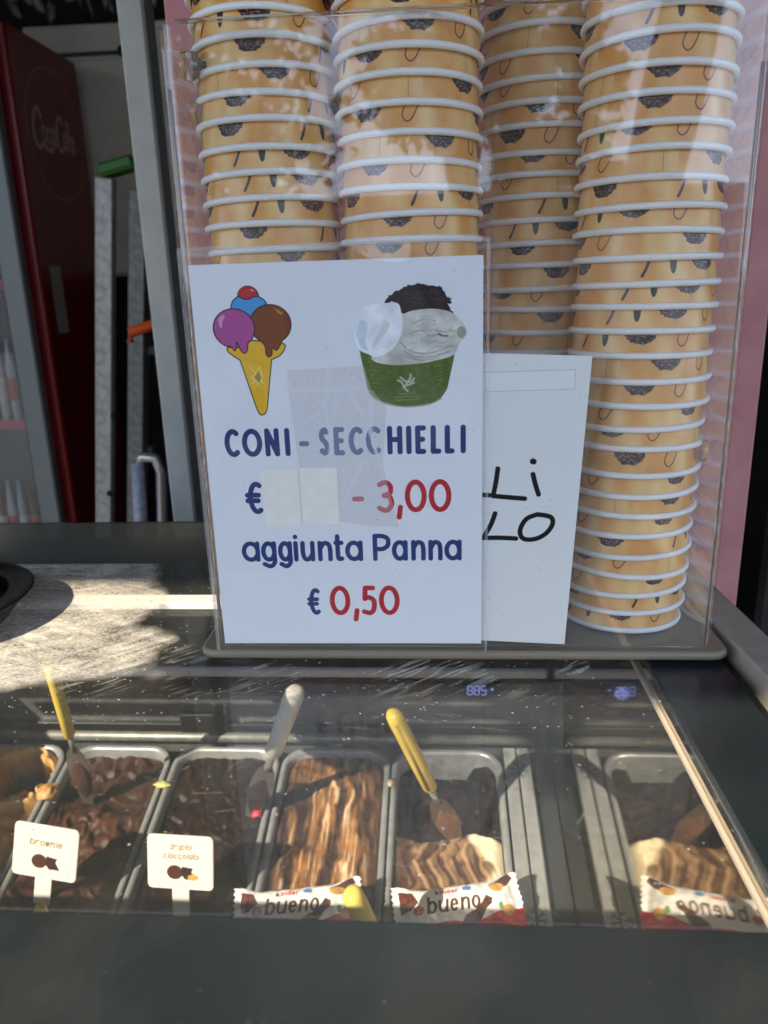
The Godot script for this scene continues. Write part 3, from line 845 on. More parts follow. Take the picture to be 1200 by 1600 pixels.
	card.rotation.z = -0.0486
	part(card, "card_sheet", chamfer_box(Vector3(0.134, 0.228, 0.0008), 0.0002), mat(rgb(226, 229, 226), 0.5), Vector3(-0.067, 0.114, 0))
	part(card, "writing", quad(0.1338, 0.2278), texmat(c2.texture(), 0.3), Vector3(-0.067, 0.114, 0.0006))

# ---------------------------------------------------------------- paper cups
func truffle(cv: Canvas, x: float, y: float, r: float) -> void:
	var o := []
	for i in 40:
		var a := TAU * i / 40.0
		var k := 1.0 + rng.randf_range(-0.09, 0.07)
		o.append(Vector2(x + cos(a) * r * 1.05 * k, y + sin(a) * r * 0.86 * k))
	cv.poly(o, rgb(54, 28, 26), 1.0, noise(71, 0.2, 2), 0.08)
	for i in 60:
		var a := rng.randf() * TAU
		var q := sqrt(rng.randf()) * r * 0.92
		var p := Vector2(x + cos(a) * q, y + sin(a) * q * 0.84)
		var d := Vector2.from_angle(rng.randf_range(-0.6, 0.6) + (0.0 if rng.randf() < 0.6 else 1.4)) * rng.randf_range(1.4, 3.0)
		cv.stroke([p, p + d], 0.6, rgb(176, 136, 120) if i % 3 else rgb(20, 12, 12), 0.8)

func cup_print() -> ImageTexture:
	var L := 318.0   # millimetres round the cup
	var cv := Canvas.new(L, 82, 3.6, rgb(222, 156, 72))
	var n1 := noise(72, 0.008, 2)
	for y in cv.im.get_height():
		for x in cv.im.get_width():
			var n := n1.get_noise_2d(x, y * 0.4)
			cv.im.set_pixel(x, y, rgb(230, 164, 82).lerp(rgb(250, 216, 150), clampf(0.2 + n * 1.1, 0.0, 0.85)))
	var ink := rgb(38, 26, 28)
	for row in 3:
		var yb := 76.0 - row * 26.0
		for i in 3:
			var x := 12.0 + i * 100.0 + row * 37.0
			truffle(cv, fmod(x + 8.0, L - 40) + 14.0, yb - 11.5, 10.8)
			var lx := fmod(x + 44.0, L - 30) + 8.0
			if i != 1: cv.stroke(smooth(pts([lx + 8, yb - 18, lx + 1, yb - 14, lx - 3, yb - 5, lx, yb - 0.5, lx + 4, yb - 3, lx + 8, yb - 12, lx + 6, yb - 20, lx - 1, yb - 17])), 0.75, ink)
			var sx := fmod(x + 66.0, L - 40) + 10.0
			if i == 1:
				cv.stroke(smooth(pts([sx - 6, yb - 13, sx, yb - 13.4, sx + 4, yb - 13.0, sx + 1.5, yb - 5, sx - 1.2, yb + 0.5])), 2.0, ink)
				cv.poly(arc(sx + 20, yb - 10, 2.6, 9.5, 0, 360, 20), rgb(58, 50, 44))
	cv.stroke(pts([308, 0, 308, 82]), 0.35, rgb(140, 88, 44), 0.9)
	cv.poly(pts([308.4, 0, 317.9, 0, 317.9, 82, 308.4, 82]), rgb(190, 132, 66), 0.15)
	return cv.texture()

func cups() -> void:
	var tx := cup_print()
	var skin := texmat(tx, 0.26, 0.5)
	var rimm := mat(rgb(250, 248, 243), 0.35)
	rimm.subsurf_scatter_enabled = true
	rimm.subsurf_scatter_strength = 0.1
	var st := SurfaceTool.new()
	st.begin(Mesh.PRIMITIVE_TRIANGLES)
	lathe([Vector2(0.0502, 0.001), Vector2(0.0482, 0.018), Vector2(0.0405, 0.082)], 56, st, 0.0, 0.082)
	lathe([Vector2(0.0405, 0.082), Vector2(0.0392, 0.082)], 56, st, 0.0, 0.082)
	lathe([Vector2(0.0392, 0.082), Vector2(0.0396, 0.076)], 56, st, 0.0, 0.082)
	lathe([Vector2(0.0396, 0.076), Vector2(0.0, 0.0755)], 56, st, 0.0, 0.082)
	lathe([Vector2(0.0, 0.0748), Vector2(0.0399, 0.0748), Vector2(0.0476, 0.018), Vector2(0.0496, 0.001)], 56, st, 0.0, 0.082)
	st.generate_normals()
	var body := st.commit()
	var prof := []
	for i in 11:
		var a := TAU * i / 10.0
		prof.append(Vector2(0.0508 + 0.0023 * sin(a), 0.0 + 0.0025 * cos(a)))
	var rim := lathe(prof, 56)
	var proto := Node3D.new()
	proto.name = "paper_cup"
	part(proto, "cup_wall", body, skin)
	part(proto, "rolled_rim", rim, rimm)
	# [bottom x z, bend, top x z, count, pitch, phrase, cups hidden below, seed]
	var stacks := [
		["leftmost stack", -0.1268, -0.079, -0.1268, -0.074, 29, 0.0174, 18, "price sign"],
		["second stack from left", -0.0185, -0.067, -0.0185, -0.0595, 29, 0.0175, 18, "price sign"],
		["third stack from left", 0.0870, -0.158, 0.0905, -0.146, 30, 0.0174, 13, "handwritten card"],
		["rightmost stack", 0.1600, -0.080, 0.1604, -0.0595, 29, 0.0175, 0, ""],
	]
	var ords := ["first", "second", "third", "fourth", "fifth", "sixth", "seventh", "eighth", "ninth", "tenth", "eleventh", "twelfth", "thirteenth", "fourteenth", "fifteenth", "sixteenth", "seventeenth", "eighteenth", "nineteenth", "twentieth", "twenty-first", "twenty-second", "twenty-third", "twenty-fourth", "twenty-fifth", "twenty-sixth", "twenty-seventh", "twenty-eighth", "twenty-ninth", "thirtieth"]
	var k := 0
	for s in stacks:
		for i in s[5]:
			var c: Node3D = proto if k == 0 else proto.duplicate()
			k += 1
			c.name = numbered("paper_cup")
			add_child(c)
			var t: float = float(i) / (s[5] - 1)
			var e: float = 1.0 - pow(1.0 - minf(t * 1.7, 1.0), 2.0)
			c.position = Vector3(lerpf(s[1], s[3], e) + rng.randf_range(-0.0007, 0.0007), 0.0134 + i * s[6] + rng.randf_range(-0.0011, 0.0011), lerpf(s[2], s[4], e) + rng.randf_range(-0.0006, 0.0006))
			c.rotation = Vector3(rng.randf_range(-0.012, 0.012) + 0.02 * (1.0 - e), rng.randf() * TAU, rng.randf_range(-0.012, 0.012) - 0.012)
			c.scale = Vector3(1.035, 1.0, 1.035)
			var lab := "paper cup, %s from the bottom of the %s" % [ords[i], s[0]]
			if i < s[7]: lab += ", behind the " + s[8]
			elif s[7] > 0: lab = "gold paper cup, %s above the %s in the %s" % [ords[i - s[7]], s[8], s[0]]
			tag(c, lab, "paper cup", "stacked gold paper cups in the clear box")

# ---------------------------------------------------------------- gelato
func lin(r: int, g: int, b: int) -> Color: return rgb(r, g, b).srgb_to_linear()

func gelato(kind: int, n1: FastNoiseLite, n2: FastNoiseLite, n3: FastNoiseLite, x: float, z: float) -> Array:
	# x -0.07..0.07, z -0.17 (rear) .. 0.17 (front), metres; returns [height, colour]
	var X := x * 1000.0
	var Z := z * 1000.0
	var wx := n1.get_noise_2d(X * 0.5 + 500.0, Z * 0.5) * 26.0
	var wz := n1.get_noise_2d(X * 0.5, Z * 0.5 - 500.0) * 26.0
	var a := n1.get_noise_2d(X + wx, Z + wz)
	var b := n2.get_noise_2d(X + wx * 0.5, Z + wz * 0.5)
	var fold := 1.0 - absf(n3.get_noise_2d((X + wx) * 0.36, (Z + wz) * 0.30)) * 2.2
	var h := 0.0
	var c := Color.BLACK
	match kind:
		0:   # caramel, scraped hollow at the rear
			h = 0.006 + 0.007 * a + 0.007 * fold
			c = lin(186, 132, 72).lerp(lin(228, 186, 122), clampf(0.1 + fold * 0.6 + a * 0.6, 0, 1))
			var q := Vector2(x - 0.028, z + 0.118).length() - 0.034 - a * 0.02
			if q < 0.014:
				var e := smoothstep(0.0, 1.0, clampf((0.014 - q) / 0.014, 0, 1))
				h = lerpf(h, -0.045, e)
				c = c.lerp(lin(58, 54, 50), clampf(e * 1.6 - 0.6, 0, 1))
		1:   # brownie, churned with a swirl and crumbs
			var d := Vector2(x + 0.002, z + 0.035)
			var ang := atan2(d.y, d.x)
			var sw := sin(ang * 5.0 + d.length() * 70.0 + a * 3.0) * exp(-d.length_squared() / 0.0018)
			var crumb := clampf((b - 0.12) * 4.0, 0, 1) * clampf((z + 0.01) / 0.05, 0, 1)
			h = 0.005 * a + 0.005 * fold + 0.002 * sw + 0.012 * exp(-d.length_squared() / 0.0014) - 0.004
			c = lin(56, 34, 25).lerp(lin(98, 64, 46), clampf(0.0 + fold * 0.55 + a * 0.6 + sw * 0.4, 0, 1))
			c = c.lerp(lin(34, 25, 22), crumb * 0.8)
			h += crumb * 0.001 + 0.026 * smoothstep(0.035, 0.095, z)
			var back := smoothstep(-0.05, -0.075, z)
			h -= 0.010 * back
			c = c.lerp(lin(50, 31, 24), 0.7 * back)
		2:   # very dark chocolate
			h = 0.004 * a + 0.002 * fold + 0.0012 * b - 0.010
			c = lin(28, 18, 16).lerp(lin(52, 33, 27), clampf(0.2 + a * 0.7 + b * 0.3, 0, 1))
		3:   # brown and tan streaks drawn from back to front
			var s := n3.get_noise_2d(X * 0.95 + 14.0 * n1.get_noise_2d(X * 0.3, Z * 0.45), Z * 0.11)
			var s2 := n3.get_noise_2d(X * 2.8 + 9.0 * n1.get_noise_2d(X * 0.4 + 70.0, Z * 0.6) + 90.0, Z * 0.16)
			var m := clampf(0.36 + s * 1.35 + s2 * 0.55 + a * 0.25, 0, 1)
			h = 0.004 * s + 0.0016 * s2 + 0.004 * a - 0.003
			c = lin(58, 38, 28).lerp(lin(168, 118, 66), m)
			c = c.lerp(lin(222, 196, 158), clampf((s2 * 0.8 + s - 0.36) * 2.4, 0, 0.85))
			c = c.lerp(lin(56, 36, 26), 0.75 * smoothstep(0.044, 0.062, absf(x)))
			if z < -0.12: c = c.lerp(lin(120, 84, 52), 0.4)
		4:   # scooped out behind, wavy cream and chocolate bands in front
			var edge := -0.020 - 0.008 * sin(x * 50.0) + a * 0.006
			var w := X * 0.28 + 2.3 * sin(Z * 0.075 + 1.0 + a * 1.5) + a * 2.2 + 1.2 * n1.get_noise_2d(X * 0.6, Z * 0.3)
			var band := sin(w) * 0.7 + 0.45 * sin(w * 2.3 + 1.0)
			h = 0.006 + 0.0009 * band + 0.0015 * a
			c = lin(74, 50, 38).lerp(lin(192, 156, 116), clampf(0.26 + band * 0.42 + a * 0.4, 0, 1))
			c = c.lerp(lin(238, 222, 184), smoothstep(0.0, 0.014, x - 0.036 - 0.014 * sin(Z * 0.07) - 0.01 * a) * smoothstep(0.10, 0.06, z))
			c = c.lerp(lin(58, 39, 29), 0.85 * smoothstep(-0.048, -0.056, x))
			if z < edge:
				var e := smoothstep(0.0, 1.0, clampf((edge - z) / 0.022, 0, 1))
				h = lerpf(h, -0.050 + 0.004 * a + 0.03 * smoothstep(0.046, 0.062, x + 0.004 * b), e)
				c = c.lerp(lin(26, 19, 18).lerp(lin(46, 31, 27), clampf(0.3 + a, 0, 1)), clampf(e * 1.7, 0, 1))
	return [h, c]

func tubs() -> void:
	var shell := loft([[0.074, 0.170, 0.030, -0.112], [0.0765, 0.173, 0.032, -0.006], [0.0815, 0.178, 0.036, -0.0065], [0.0832, 0.1797, 0.037, -0.004], [0.0832, 0.1797, 0.037, -0.0008], [0.0818, 0.1783, 0.036, 0.0006], [0.0770, 0.1735, 0.033, 0.0], [0.0745, 0.171, 0.031, -0.003], [0.0715, 0.168, 0.029, -0.100]], true, true, 8)
	var info := [
		["gelato_tub", -0.6705, "steel tub of caramel coloured gelato at the far left"],
		["gelato_tub", -0.500, "steel tub of churned brown gelato behind the left flavour tag"],
		["gelato_tub", -0.329, "steel tub of very dark chocolate gelato behind the right flavour tag"],
		["gelato_tub", -0.158, "steel tub of gelato streaked brown and tan"],
		["gelato_tub", 0.0115, "steel tub scooped hollow at the back with wavy cream bands in front"],
	]
	for k in 5:
		var z := -0.293
		var t := thing(info[k][0], info[k][2], "gelato tub", Vector3(info[k][1], slope_y(z), z), "steel gelato tubs in the freezer")
		t.rotation.x = TILT
		part(t, "steel_pan", shell, mats.steel)
		var n1 := noise(80 + k, 0.022, 3)
		var n2 := noise(90 + k, 0.075, 2)
		var n3 := noise(100 + k, 0.05, 2)
		var nx := 74
		var nz := 150
		var rows := []
		var cols := []
		for j in nz + 1:
			var r := []
			var cl := []
			var zz := -0.1695 + 0.339 * j / nz
			var over := maxf(0.0, absf(zz) - (0.1695 - 0.03))
			var half := 0.0725 - (0.03 - sqrt(maxf(0.0, 0.0009 - over * over)))
			for i in nx + 1:
				var u := -1.0 + 2.0 * i / nx
				var x := u * half
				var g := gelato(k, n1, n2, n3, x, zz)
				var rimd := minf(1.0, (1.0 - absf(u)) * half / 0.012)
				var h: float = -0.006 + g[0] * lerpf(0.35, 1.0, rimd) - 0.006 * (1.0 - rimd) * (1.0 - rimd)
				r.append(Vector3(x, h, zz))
				cl.append(g[1])
			rows.append(r)
			cols.append(cl)
		var gm := mat(Color.WHITE, 0.5, 0.0, 0.35)
		gm.vertex_color_use_as_albedo = true
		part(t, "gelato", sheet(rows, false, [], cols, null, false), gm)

# ---------------------------------------------------------------- spatulas, tags, bars
func spatula(label: String, top: Vector3, tip: Vector3, c: Color, hl: float, r: float, smear: Color, grooved := false) -> void:
	var s := thing("spatula", label, "spatula", top)
	var d := (tip - top).normalized()
	var l := (tip - top).length()
	var hm := mat(c, 0.38)
	var st := SurfaceTool.new()
	st.begin(Mesh.PRIMITIVE_TRIANGLES)
	tube([d * 0.001, d * 0.003, d * 0.009, d * 0.02, d * hl * 0.6, d * (hl - 0.006), d * hl], [r * 0.45, r * 0.75, r * 0.97, r, r * 0.95, r * 0.9, r * 0.55], 18, st, 0.85)
	st.generate_normals()
	part(s, "handle", st.commit(), hm)
	if grooved:
		var u := d.cross(Vector3(0, 0, 1)).normalized()
		var w := u.cross(d).normalized()
		if w.z < 0: w = -w
		part(s, "groove", tube([d * 0.012 + w * r * 0.80, d * (hl - 0.012) + w * r * 0.74], [r * 0.22, r * 0.22], 8), mat(c.darkened(0.35), 0.5))
	part(s, "shaft", tube([d * (hl - 0.004), d * (hl + 0.03)], [r * 0.42, r * 0.36], 10), mats.steel)
	# flat blade
	var side := d.cross(Vector3(0, 0.3, 1)).normalized()
	var rows := []
	var nrm := d.cross(side).normalized()
	for f in [1.0, -1.0]:
		var b := SurfaceTool.new()
	var bt := SurfaceTool.new()
	bt.begin(Mesh.PRIMITIVE_TRIANGLES)
	var prof := [[0.02, 0.004], [0.035, 0.012], [0.06, 0.0165], [0.085, 0.016], [l - hl, 0.008]]
	for f in [1.0, -1.0]:
		rows = []
		for p in prof: rows.append([d * (hl + p[0]) - side * p[1] + nrm * 0.0005 * f, d * (hl + p[0]) + nrm * 0.0009 * f, d * (hl + p[0]) + side * p[1] + nrm * 0.0005 * f])
		sheet(rows, false, [], [], bt, f > 0)
	bt.generate_normals()
	var blade := part(s, "blade", bt.commit(), mat(rgb(120, 112, 102), 0.35, 0.6))
	if smear.a > 0.0:   # gelato stuck to the blade
		var sm := []
		var nz := noise(171 + int(hl * 1000.0), 60.0, 2)
		for q in 10:
			var f := q / 9.0
			var r2 := []
			for w in 12:
				var a := TAU * w / 12.0
				var k := sin(PI * f) * (1.0 + 0.6 * nz.get_noise_2d(f * 0.05, w * 0.004))
				r2.append(d * (hl + 0.045 + f * (l - hl - 0.05)) + (side * cos(a) * 0.015 + nrm * sin(a) * 0.005) * k)
			sm.append(r2)
		part(blade, "stuck_gelato", sheet(sm, true, [], [], null, true), mat(smear, 0.5))

func flavour_tag(label: String, a: Vector3, roll: float, l1: String, l2: String, gold_bit: bool) -> void:
	var t := thing("flavour_tag", label, "flavour tag", a)
	t.rotation = Vector3(-0.16, 0.0, roll)
	var m := mat(rgb(238, 235, 226), 0.4)
	var plate := loft([[0.0415, 0.0355, 0.006, 0.0], [0.042, 0.036, 0.0065, 0.0006], [0.042, 0.036, 0.0065, 0.0018], [0.0415, 0.0355, 0.006, 0.0024]], true, true, 5)
	part(t, "plate", plate, m, Vector3(0, 0.076, 0), Vector3(PI / 2, 0, 0))
	part(t, "stem", chamfer_box(Vector3(0.022, 0.06, 0.0022), 0.0006), m, Vector3(0, 0.0105, 0.0012))
	var cv := Canvas.new(80, 68, 5.0, rgb(238, 235, 226))
	var gold := rgb(150, 116, 62)
	if l2 == "":
		words(cv, l1, 19, 26, 9.5, 6.6, 1.25, gold, 0.12)
	else:
		words(cv, l1, 28, 17, 8.5, 6.0, 1.1, gold, 0.2)
		words(cv, l2, 18, 29, 8.0, 5.4, 1.1, gold, 0.2)
	var nz := noise(111, 0.12, 3)
	cv.poly(arc(33, 47, 10, 9.5, 0, 360, 26), rgb(82, 44, 34), 1.0, nz, 0.14)
	cv.poly(pts([42, 39, 56, 41, 54, 46, 60, 56, 46, 56, 41, 50]), rgb(58, 36, 30), 1.0, nz, 0.12)
	if gold_bit: cv.poly(arc(56, 53, 7, 4, 0, 360, 20), rgb(206, 170, 92), 1.0, nz, 0.15)
	for i in 14:
		var p := Vector2(rng.randf_range(4, 76), rng.randf_range(8, 64))
		cv.stroke([p, p + Vector2(0.4, 0.3)], rng.randf_range(0.4, 1.3), rgb(70, 46, 36), 0.85)
	part(t, "print", quad(0.080, 0.068), texmat(cv.texture(), 0.4), Vector3(0, 0.076, 0.0027))

func bar_print() -> ImageTexture:
	var cv := Canvas.new(156, 70, 4.0, rgb(240, 238, 234))
	var brown := rgb(84, 48, 34)
	cv.poly(smooth(pts([0, 54, 30, 60, 60, 54, 95, 60, 130, 48, 156, 44]), 5) + pts([156, 70, 0, 70]), rgb(206, 26, 28))
	var nz := noise(121, 0.06, 3)
	cv.poly(pts([8, 6, 24, 8, 30, 22, 20, 32, 8, 34]), rgb(96, 44, 36), 1.0, nz, 0.12)
	cv.poly(pts([112, 24, 119, 30, 117, 38, 110, 44, 98, 64, 84, 64, 94, 46, 106, 34]), brown, 1.0, nz, 0.12)
	cv.poly(pts([84, 50, 94, 44, 98, 52, 88, 62, 76, 62]), rgb(116, 72, 52), 1.0, nz, 0.1)
	cv.poly(pts([118, 8, 132, 4, 146, 0, 150, 8, 140, 16, 128, 18]), brown, 1.0, nz, 0.12)
	cv.poly(smooth(pts([116, 10, 126, 8, 136, 14, 132, 21, 122, 20, 116, 10]), 4), rgb(214, 164, 84), 1.0, nz, 0.12)
	cv.poly(smooth(pts([128, 44, 138, 40, 144, 46, 138, 54, 130, 52, 128, 44]), 4), rgb(206, 156, 78), 1.0, nz, 0.12)
	cv.poly(arc(128, 42, 3, 5, 0, 360, 14), rgb(90, 150, 60))
	words(cv, "k", 52, 14, 7.5, 5.4, 1.5, rgb(20, 16, 16))
	words(cv, "inder", 57.5, 14, 7.5, 5.4, 1.5, rgb(206, 26, 28))
	cv.poly(arc(91, 9, 6, 4, 0, 360, 18), rgb(96, 140, 206))
	letters(cv, [["b", 38, 50], ["u", 52, 64], ["e", 66, 76], ["n", 79, 90], ["o", 92, 103]], 16, 42, 3.2, brown, 0.12)
	cv.poly(arc(29, 34, 6.5, 6.5, 0, 360, 20), rgb(206, 60, 58))
	cv.stroke(smooth(pts([27, 32, 30, 30, 32, 32, 27, 37, 32, 37])), 1.0, rgb(245, 240, 236))
	return cv.texture()

func small_things() -> void:
	var yellow := rgb(238, 206, 84)
	spatula("yellow handled spatula standing in the churned brown gelato", Vector3(-0.4985, -0.152, -0.289), Vector3(-0.522, -0.430, -0.371), yellow, 0.145, 0.0098, rgb(70, 44, 33))
	spatula("cream handled spatula leaning in the very dark chocolate gelato", Vector3(-0.181, -0.192, -0.2945), Vector3(-0.274, -0.435, -0.354), rgb(248, 244, 224), 0.130, 0.0145, rgb(44, 30, 26))
	spatula("grooved yellow spatula standing in the hollowed out tub", Vector3(-0.0545, -0.181, -0.2225), Vector3(0.024, -0.445, -0.320), yellow, 0.160, 0.0118, rgb(112, 80, 58), true)
	spatula("thick yellow spatula end between the two wrapped bars", Vector3(-0.094, -0.306, -0.080), Vector3(-0.030, -0.52, -0.105), rgb(240, 214, 96), 0.15, 0.0135, Color(0, 0, 0, 0))
	spatula("yellow spatula end peeping up under the left flavour tag", Vector3(-0.418, -0.310, -0.055), Vector3(-0.420, -0.53, -0.08), yellow, 0.13, 0.0075, Color(0, 0, 0, 0))
	flavour_tag("white flavour tag reading brownie", Vector3(-0.5075, -0.450, -0.195), -0.15, "brownie", "", false)
	flavour_tag("white flavour tag with two gold lines, in the very dark chocolate gelato", Vector3(-0.3265, -0.461, -0.194), -0.04, "triplo", "cioccolato", true)
	# crumbs and drips lying on the tub rims
	var lump := func(label: String, called: String, cat: String, a: Vector3, r: Vector3, c: Color) -> void:
		var rows := []
		var nz := noise(131, 1.0, 2)
		for i in 9:
			var row := []
			var ph := PI * i / 8.0
			for j in 14:
				var th := TAU * j / 14.0
				var v := Vector3(sin(ph) * cos(th), cos(ph), sin(ph) * sin(th))
				row.append(v * r * (1.0 + 0.5 * nz.get_noise_3dv(v * 1.7 + a * 50.0)))
			rows.append(row)
		var o := part(self, numbered(called), sheet(rows, true, [], [], null, false), mat(c, 0.5), a)
		tag(o, label, cat)
	lump.call("smear of caramel gelato on the rims left of the churned brown tub", "gelato_smear", "gelato smear", Vector3(-0.580, slope_y(-0.37) + 0.008, -0.37), Vector3(0.016, 0.009, 0.016), rgb(200, 150, 88))
	lump.call("pale green yellow drip on the rims between the two chocolate tubs", "gelato_drip", "gelato drip", Vector3(-0.4135, slope_y(-0.39) + 0.004, -0.39), Vector3(0.013, 0.004, 0.006), rgb(206, 206, 120))
	lump.call("cream coloured drip on the rims left of the hollowed out tub", "gelato_drip", "gelato drip", Vector3(-0.0715, slope_y(-0.40) + 0.004, -0.40), Vector3(0.006, 0.004, 0.009), rgb(214, 190, 160))
	lump.call("small red drop at the right rim of the very dark chocolate gelato", "red_drop", "drop", Vector3(-0.261, slope_y(-0.345) + 0.003, -0.345), Vector3(0.007, 0.004, 0.007), rgb(220, 60, 64))
	# two wrapped bars lying on the gelato
	var tx := bar_print()
	var skin := texmat(tx, 0.28, 0.6)
	for d in [["wrapped chocolate bar lying on the brown and tan streaked gelato", Vector3(-0.173, -0.430, -0.178), 0.16], ["wrapped chocolate bar lying on the wavy cream banded gelato", Vector3(0.0215, -0.426, -0.184), 0.20]]:
		var b := thing("wrapped_bar", d[0], "chocolate bar", d[1], "wrapped chocolate bars on the gelato")
		b.rotation = Vector3(0.52, d[2], 0.03)
		var crease := noise(140 + int(d[1].x * 100), 0.07, 3)
		var st := SurfaceTool.new()
		st.begin(Mesh.PRIMITIVE_TRIANGLES)
		for f in [1.0, -1.0]:
			var rows := []
			var uvs := []
			for i in 53:
				var u := float(i) / 52.0
				var r := []
				var uv := []
				for j in 21:
					var v := float(j) / 20.0
					var endf := clampf(minf(u, 1.0 - u) / 0.16 - 0.35, 0.0, 1.0)
					var q := sqrt(maxf(0.0, 1.0 - pow(2.0 * v - 1.0, 2.0)))
					var x := (u - 0.5) * 0.156
					if i == 0 or i == 52: x += 0.0012 * (1.0 if j % 2 else -1.0)
					var wid := 0.066 if endf < 0.05 else lerpf(0.066, 0.052, endf)
					var z := (v - 0.5) * wid
					var y: float = f * 0.013 * q * sqrt(endf) + crease.get_noise_2d(x * 900.0, z * 900.0) * 0.0030 * (1.3 - endf * 0.6) + (f * 0.0001)
					r.append(Vector3(x, y, z))
					uv.append(Vector2(u, v))
				rows.append(r)
				uvs.append(uv)
			sheet(rows, false, uvs, [], st, f < 0)
		st.generate_normals()
		part(b, "wrapper", st.commit(), skin)
	# black round bowl at the left edge of the lid
	var bowl := thing("black_bowl", "black round bowl with a grey jar inside, cut by the left edge", "bowl", Vector3(-0.487, 0.003, -0.066))
	bowl.scale = Vector3(1.16, 0.8, 1.16)
	part(bowl, "bowl_shell", lathe([Vector2(0, 0.0), Vector2(0.066, 0.0), Vector2(0.074, 0.014), Vector2(0.086, 0.030), Vector2(0.0875, 0.032), Vector2(0.085, 0.033), Vector2(0.068, 0.030), Vector2(0.064, 0.02), Vector2(0, 0.018)], 48), mat(rgb(12, 12, 13), 0.4))
	part(bowl, "jar", lathe([Vector2(0, 0.02), Vector2(0.052, 0.02), Vector2(0.054, 0.035), Vector2(0.052, 0.046), Vector2(0.048, 0.047), Vector2(0.047, 0.042), Vector2(0, 0.04)], 40), mat(rgb(120, 120, 118), 0.2))

# ---------------------------------------------------------------- things in the dim kiosk behind
func background() -> void:
	var cream := rough_mat(151, rgb(214, 207, 190), rgb(230, 224, 208), 1.5, 0.7)
	# pale cupboard against the rear wall
	var cb := thing("pale_cupboard", "pale cream wall cupboard behind the red fridge, under the leaves", "cupboard", Vector3(-0.95, -0.95, -2.40))
	part(cb, "carcass", chamfer_box(Vector3(0.84, 0.80, 0.28), 0.006), cream, Vector3(0, 1.705, 0))
	part(cb, "door", chamfer_box(Vector3(0.80, 0.68, 0.018), 0.004), cream, Vector3(0, 1.653, 0.15))
	part(cb, "door_groove", chamfer_box(Vector3(0.36, 0.012, 0.006), 0.001), mats.black, Vector3(-0.19, 2.014, 0.145))
	var hook := lathe([Vector2(0, 0), Vector2(0.016, 0), Vector2(0.018, 0.008), Vector2(0.012, 0.018), Vector2(0, 0.02)], 18)
	part(cb, "black_knob", hook, mats.black, Vector3(-0.075, 2.012, 0.16), Vector3(PI / 2, 0, 0))
	# leaf garland
	var gl := thing("leaf_garland", "dark leafy garland hanging under the roof at the top left", "garland", Vector3(-1.25, 1.2, -2.2))
	part(gl, "stem", tube([Vector3(-0.5, 0.06, 0), Vector3(-0.2, 0.02, 0.01), Vector3(0.1, 0.05, 0), Vector3(0.45, 0.03, 0)], [0.006, 0.006, 0.006, 0.006], 6), mat(rgb(60, 54, 40), 0.8))
	var lm := mat(rgb(150, 156, 138), 0.45)
	var lf := SurfaceTool.new()
	lf.begin(Mesh.PRIMITIVE_TRIANGLES)
	for f in [1.0, -1.0]:
		sheet([[Vector3(0, 0, 0), Vector3(0, 0, 0), Vector3(0, 0, 0)], [Vector3(-0.02, -0.03, 0.0), Vector3(0, -0.032, 0.006 + 0.0004 * f), Vector3(0.02, -0.03, 0.0)], [Vector3(-0.018, -0.06, 0.002), Vector3(0, -0.06, 0.008 + 0.0004 * f), Vector3(0.018, -0.06, 0.002)], [Vector3(0, -0.088, 0.012), Vector3(0, -0.088, 0.012), Vector3(0, -0.088, 0.012)]], false, [], [], lf, f > 0)
	lf.generate_normals()
	var leaf := lf.commit()
	for i in 46:
		var x := -0.5 + 0.95 * i / 45.0
		part(gl, "leaf", leaf, lm, Vector3(x + rng.randf_range(-0.01, 0.01), 0.045 + rng.randf_range(-0.02, 0.06), rng.randf_range(-0.04, 0.05)), Vector3(rng.randf_range(-0.5, 0.7), rng.randf_range(-1.2, 1.2), rng.randf_range(-0.9, 0.9)))
	# red drinks fridge
	var fr := thing("drinks_fridge", "tall red glass door drinks fridge at the left", "fridge", Vector3(-1.17, -0.95, -1.75))
	var red := mat(rgb(126, 6, 14), 0.3)
	var cv := Canvas.new(435, 1970, 0.9, rgb(126, 6, 14))
	cv.stroke(arc(230, 250, 186, 186, 0, 360, 60), 9, rgb(206, 80, 80), 0.7)
	var wh := rgb(188, 150, 148)
	var script := func(l: Array, w: float) -> void: cv.stroke(smooth(pts(l), 6), w, wh)
	script.call([138, 212, 128, 192, 104, 200, 84, 240, 84, 282, 104, 300, 132, 290, 172, 300, 196, 292], 15.0)
	cv.stroke(arc(146, 258, 12, 22, 0, 360, 22), 10, wh)
	cv.stroke(arc(178, 258, 12, 22, 55, 305, 18), 10, wh)
	cv.stroke(arc(204, 258, 12, 22, 0, 360, 22), 10, wh)
	cv.stroke(pts([218, 234, 217, 284]), 10, wh)
	script.call([276, 204, 266, 190, 246, 204, 232, 244, 236, 280, 254, 290, 272, 276], 14.0)
	cv.stroke(arc(286, 258, 11, 22, 0, 360, 22), 10, wh)
	script.call([306, 284, 306, 210, 313, 196, 319, 210, 308, 250], 8.0)
	cv.stroke(arc(332, 260, 11, 21, 0, 360, 22), 10, wh)
	cv.stroke(pts([345, 238, 344, 286]), 10, wh)
	part(fr, "cabinet", chamfer_box(Vector3(0.60, 1.97, 0.43), 0.006), red, Vector3(-0.303, 0.985, -0.218))
	part(fr, "side_print", quad(0.428, 1.965), texmat(cv.texture(), 0.3), Vector3(0.0005, 0.985, -0.217), Vector3(0, PI / 2, 0))
	var fgrey := mat(rgb(136, 142, 140), 0.4, 0.2)
	for d in [[-0.068, 0.985, 0.066, 1.94], [-0.565, 0.985, 0.066, 1.94]]:
		part(fr, "door_stile", chamfer_box(Vector3(d[2], d[3], 0.04), 0.005), fgrey, Vector3(d[0], d[1], 0.022))
	part(fr, "door_top", chamfer_box(Vector3(0.43, 0.12, 0.04), 0.005), fgrey, Vector3(-0.3165, 1.895, 0.022))
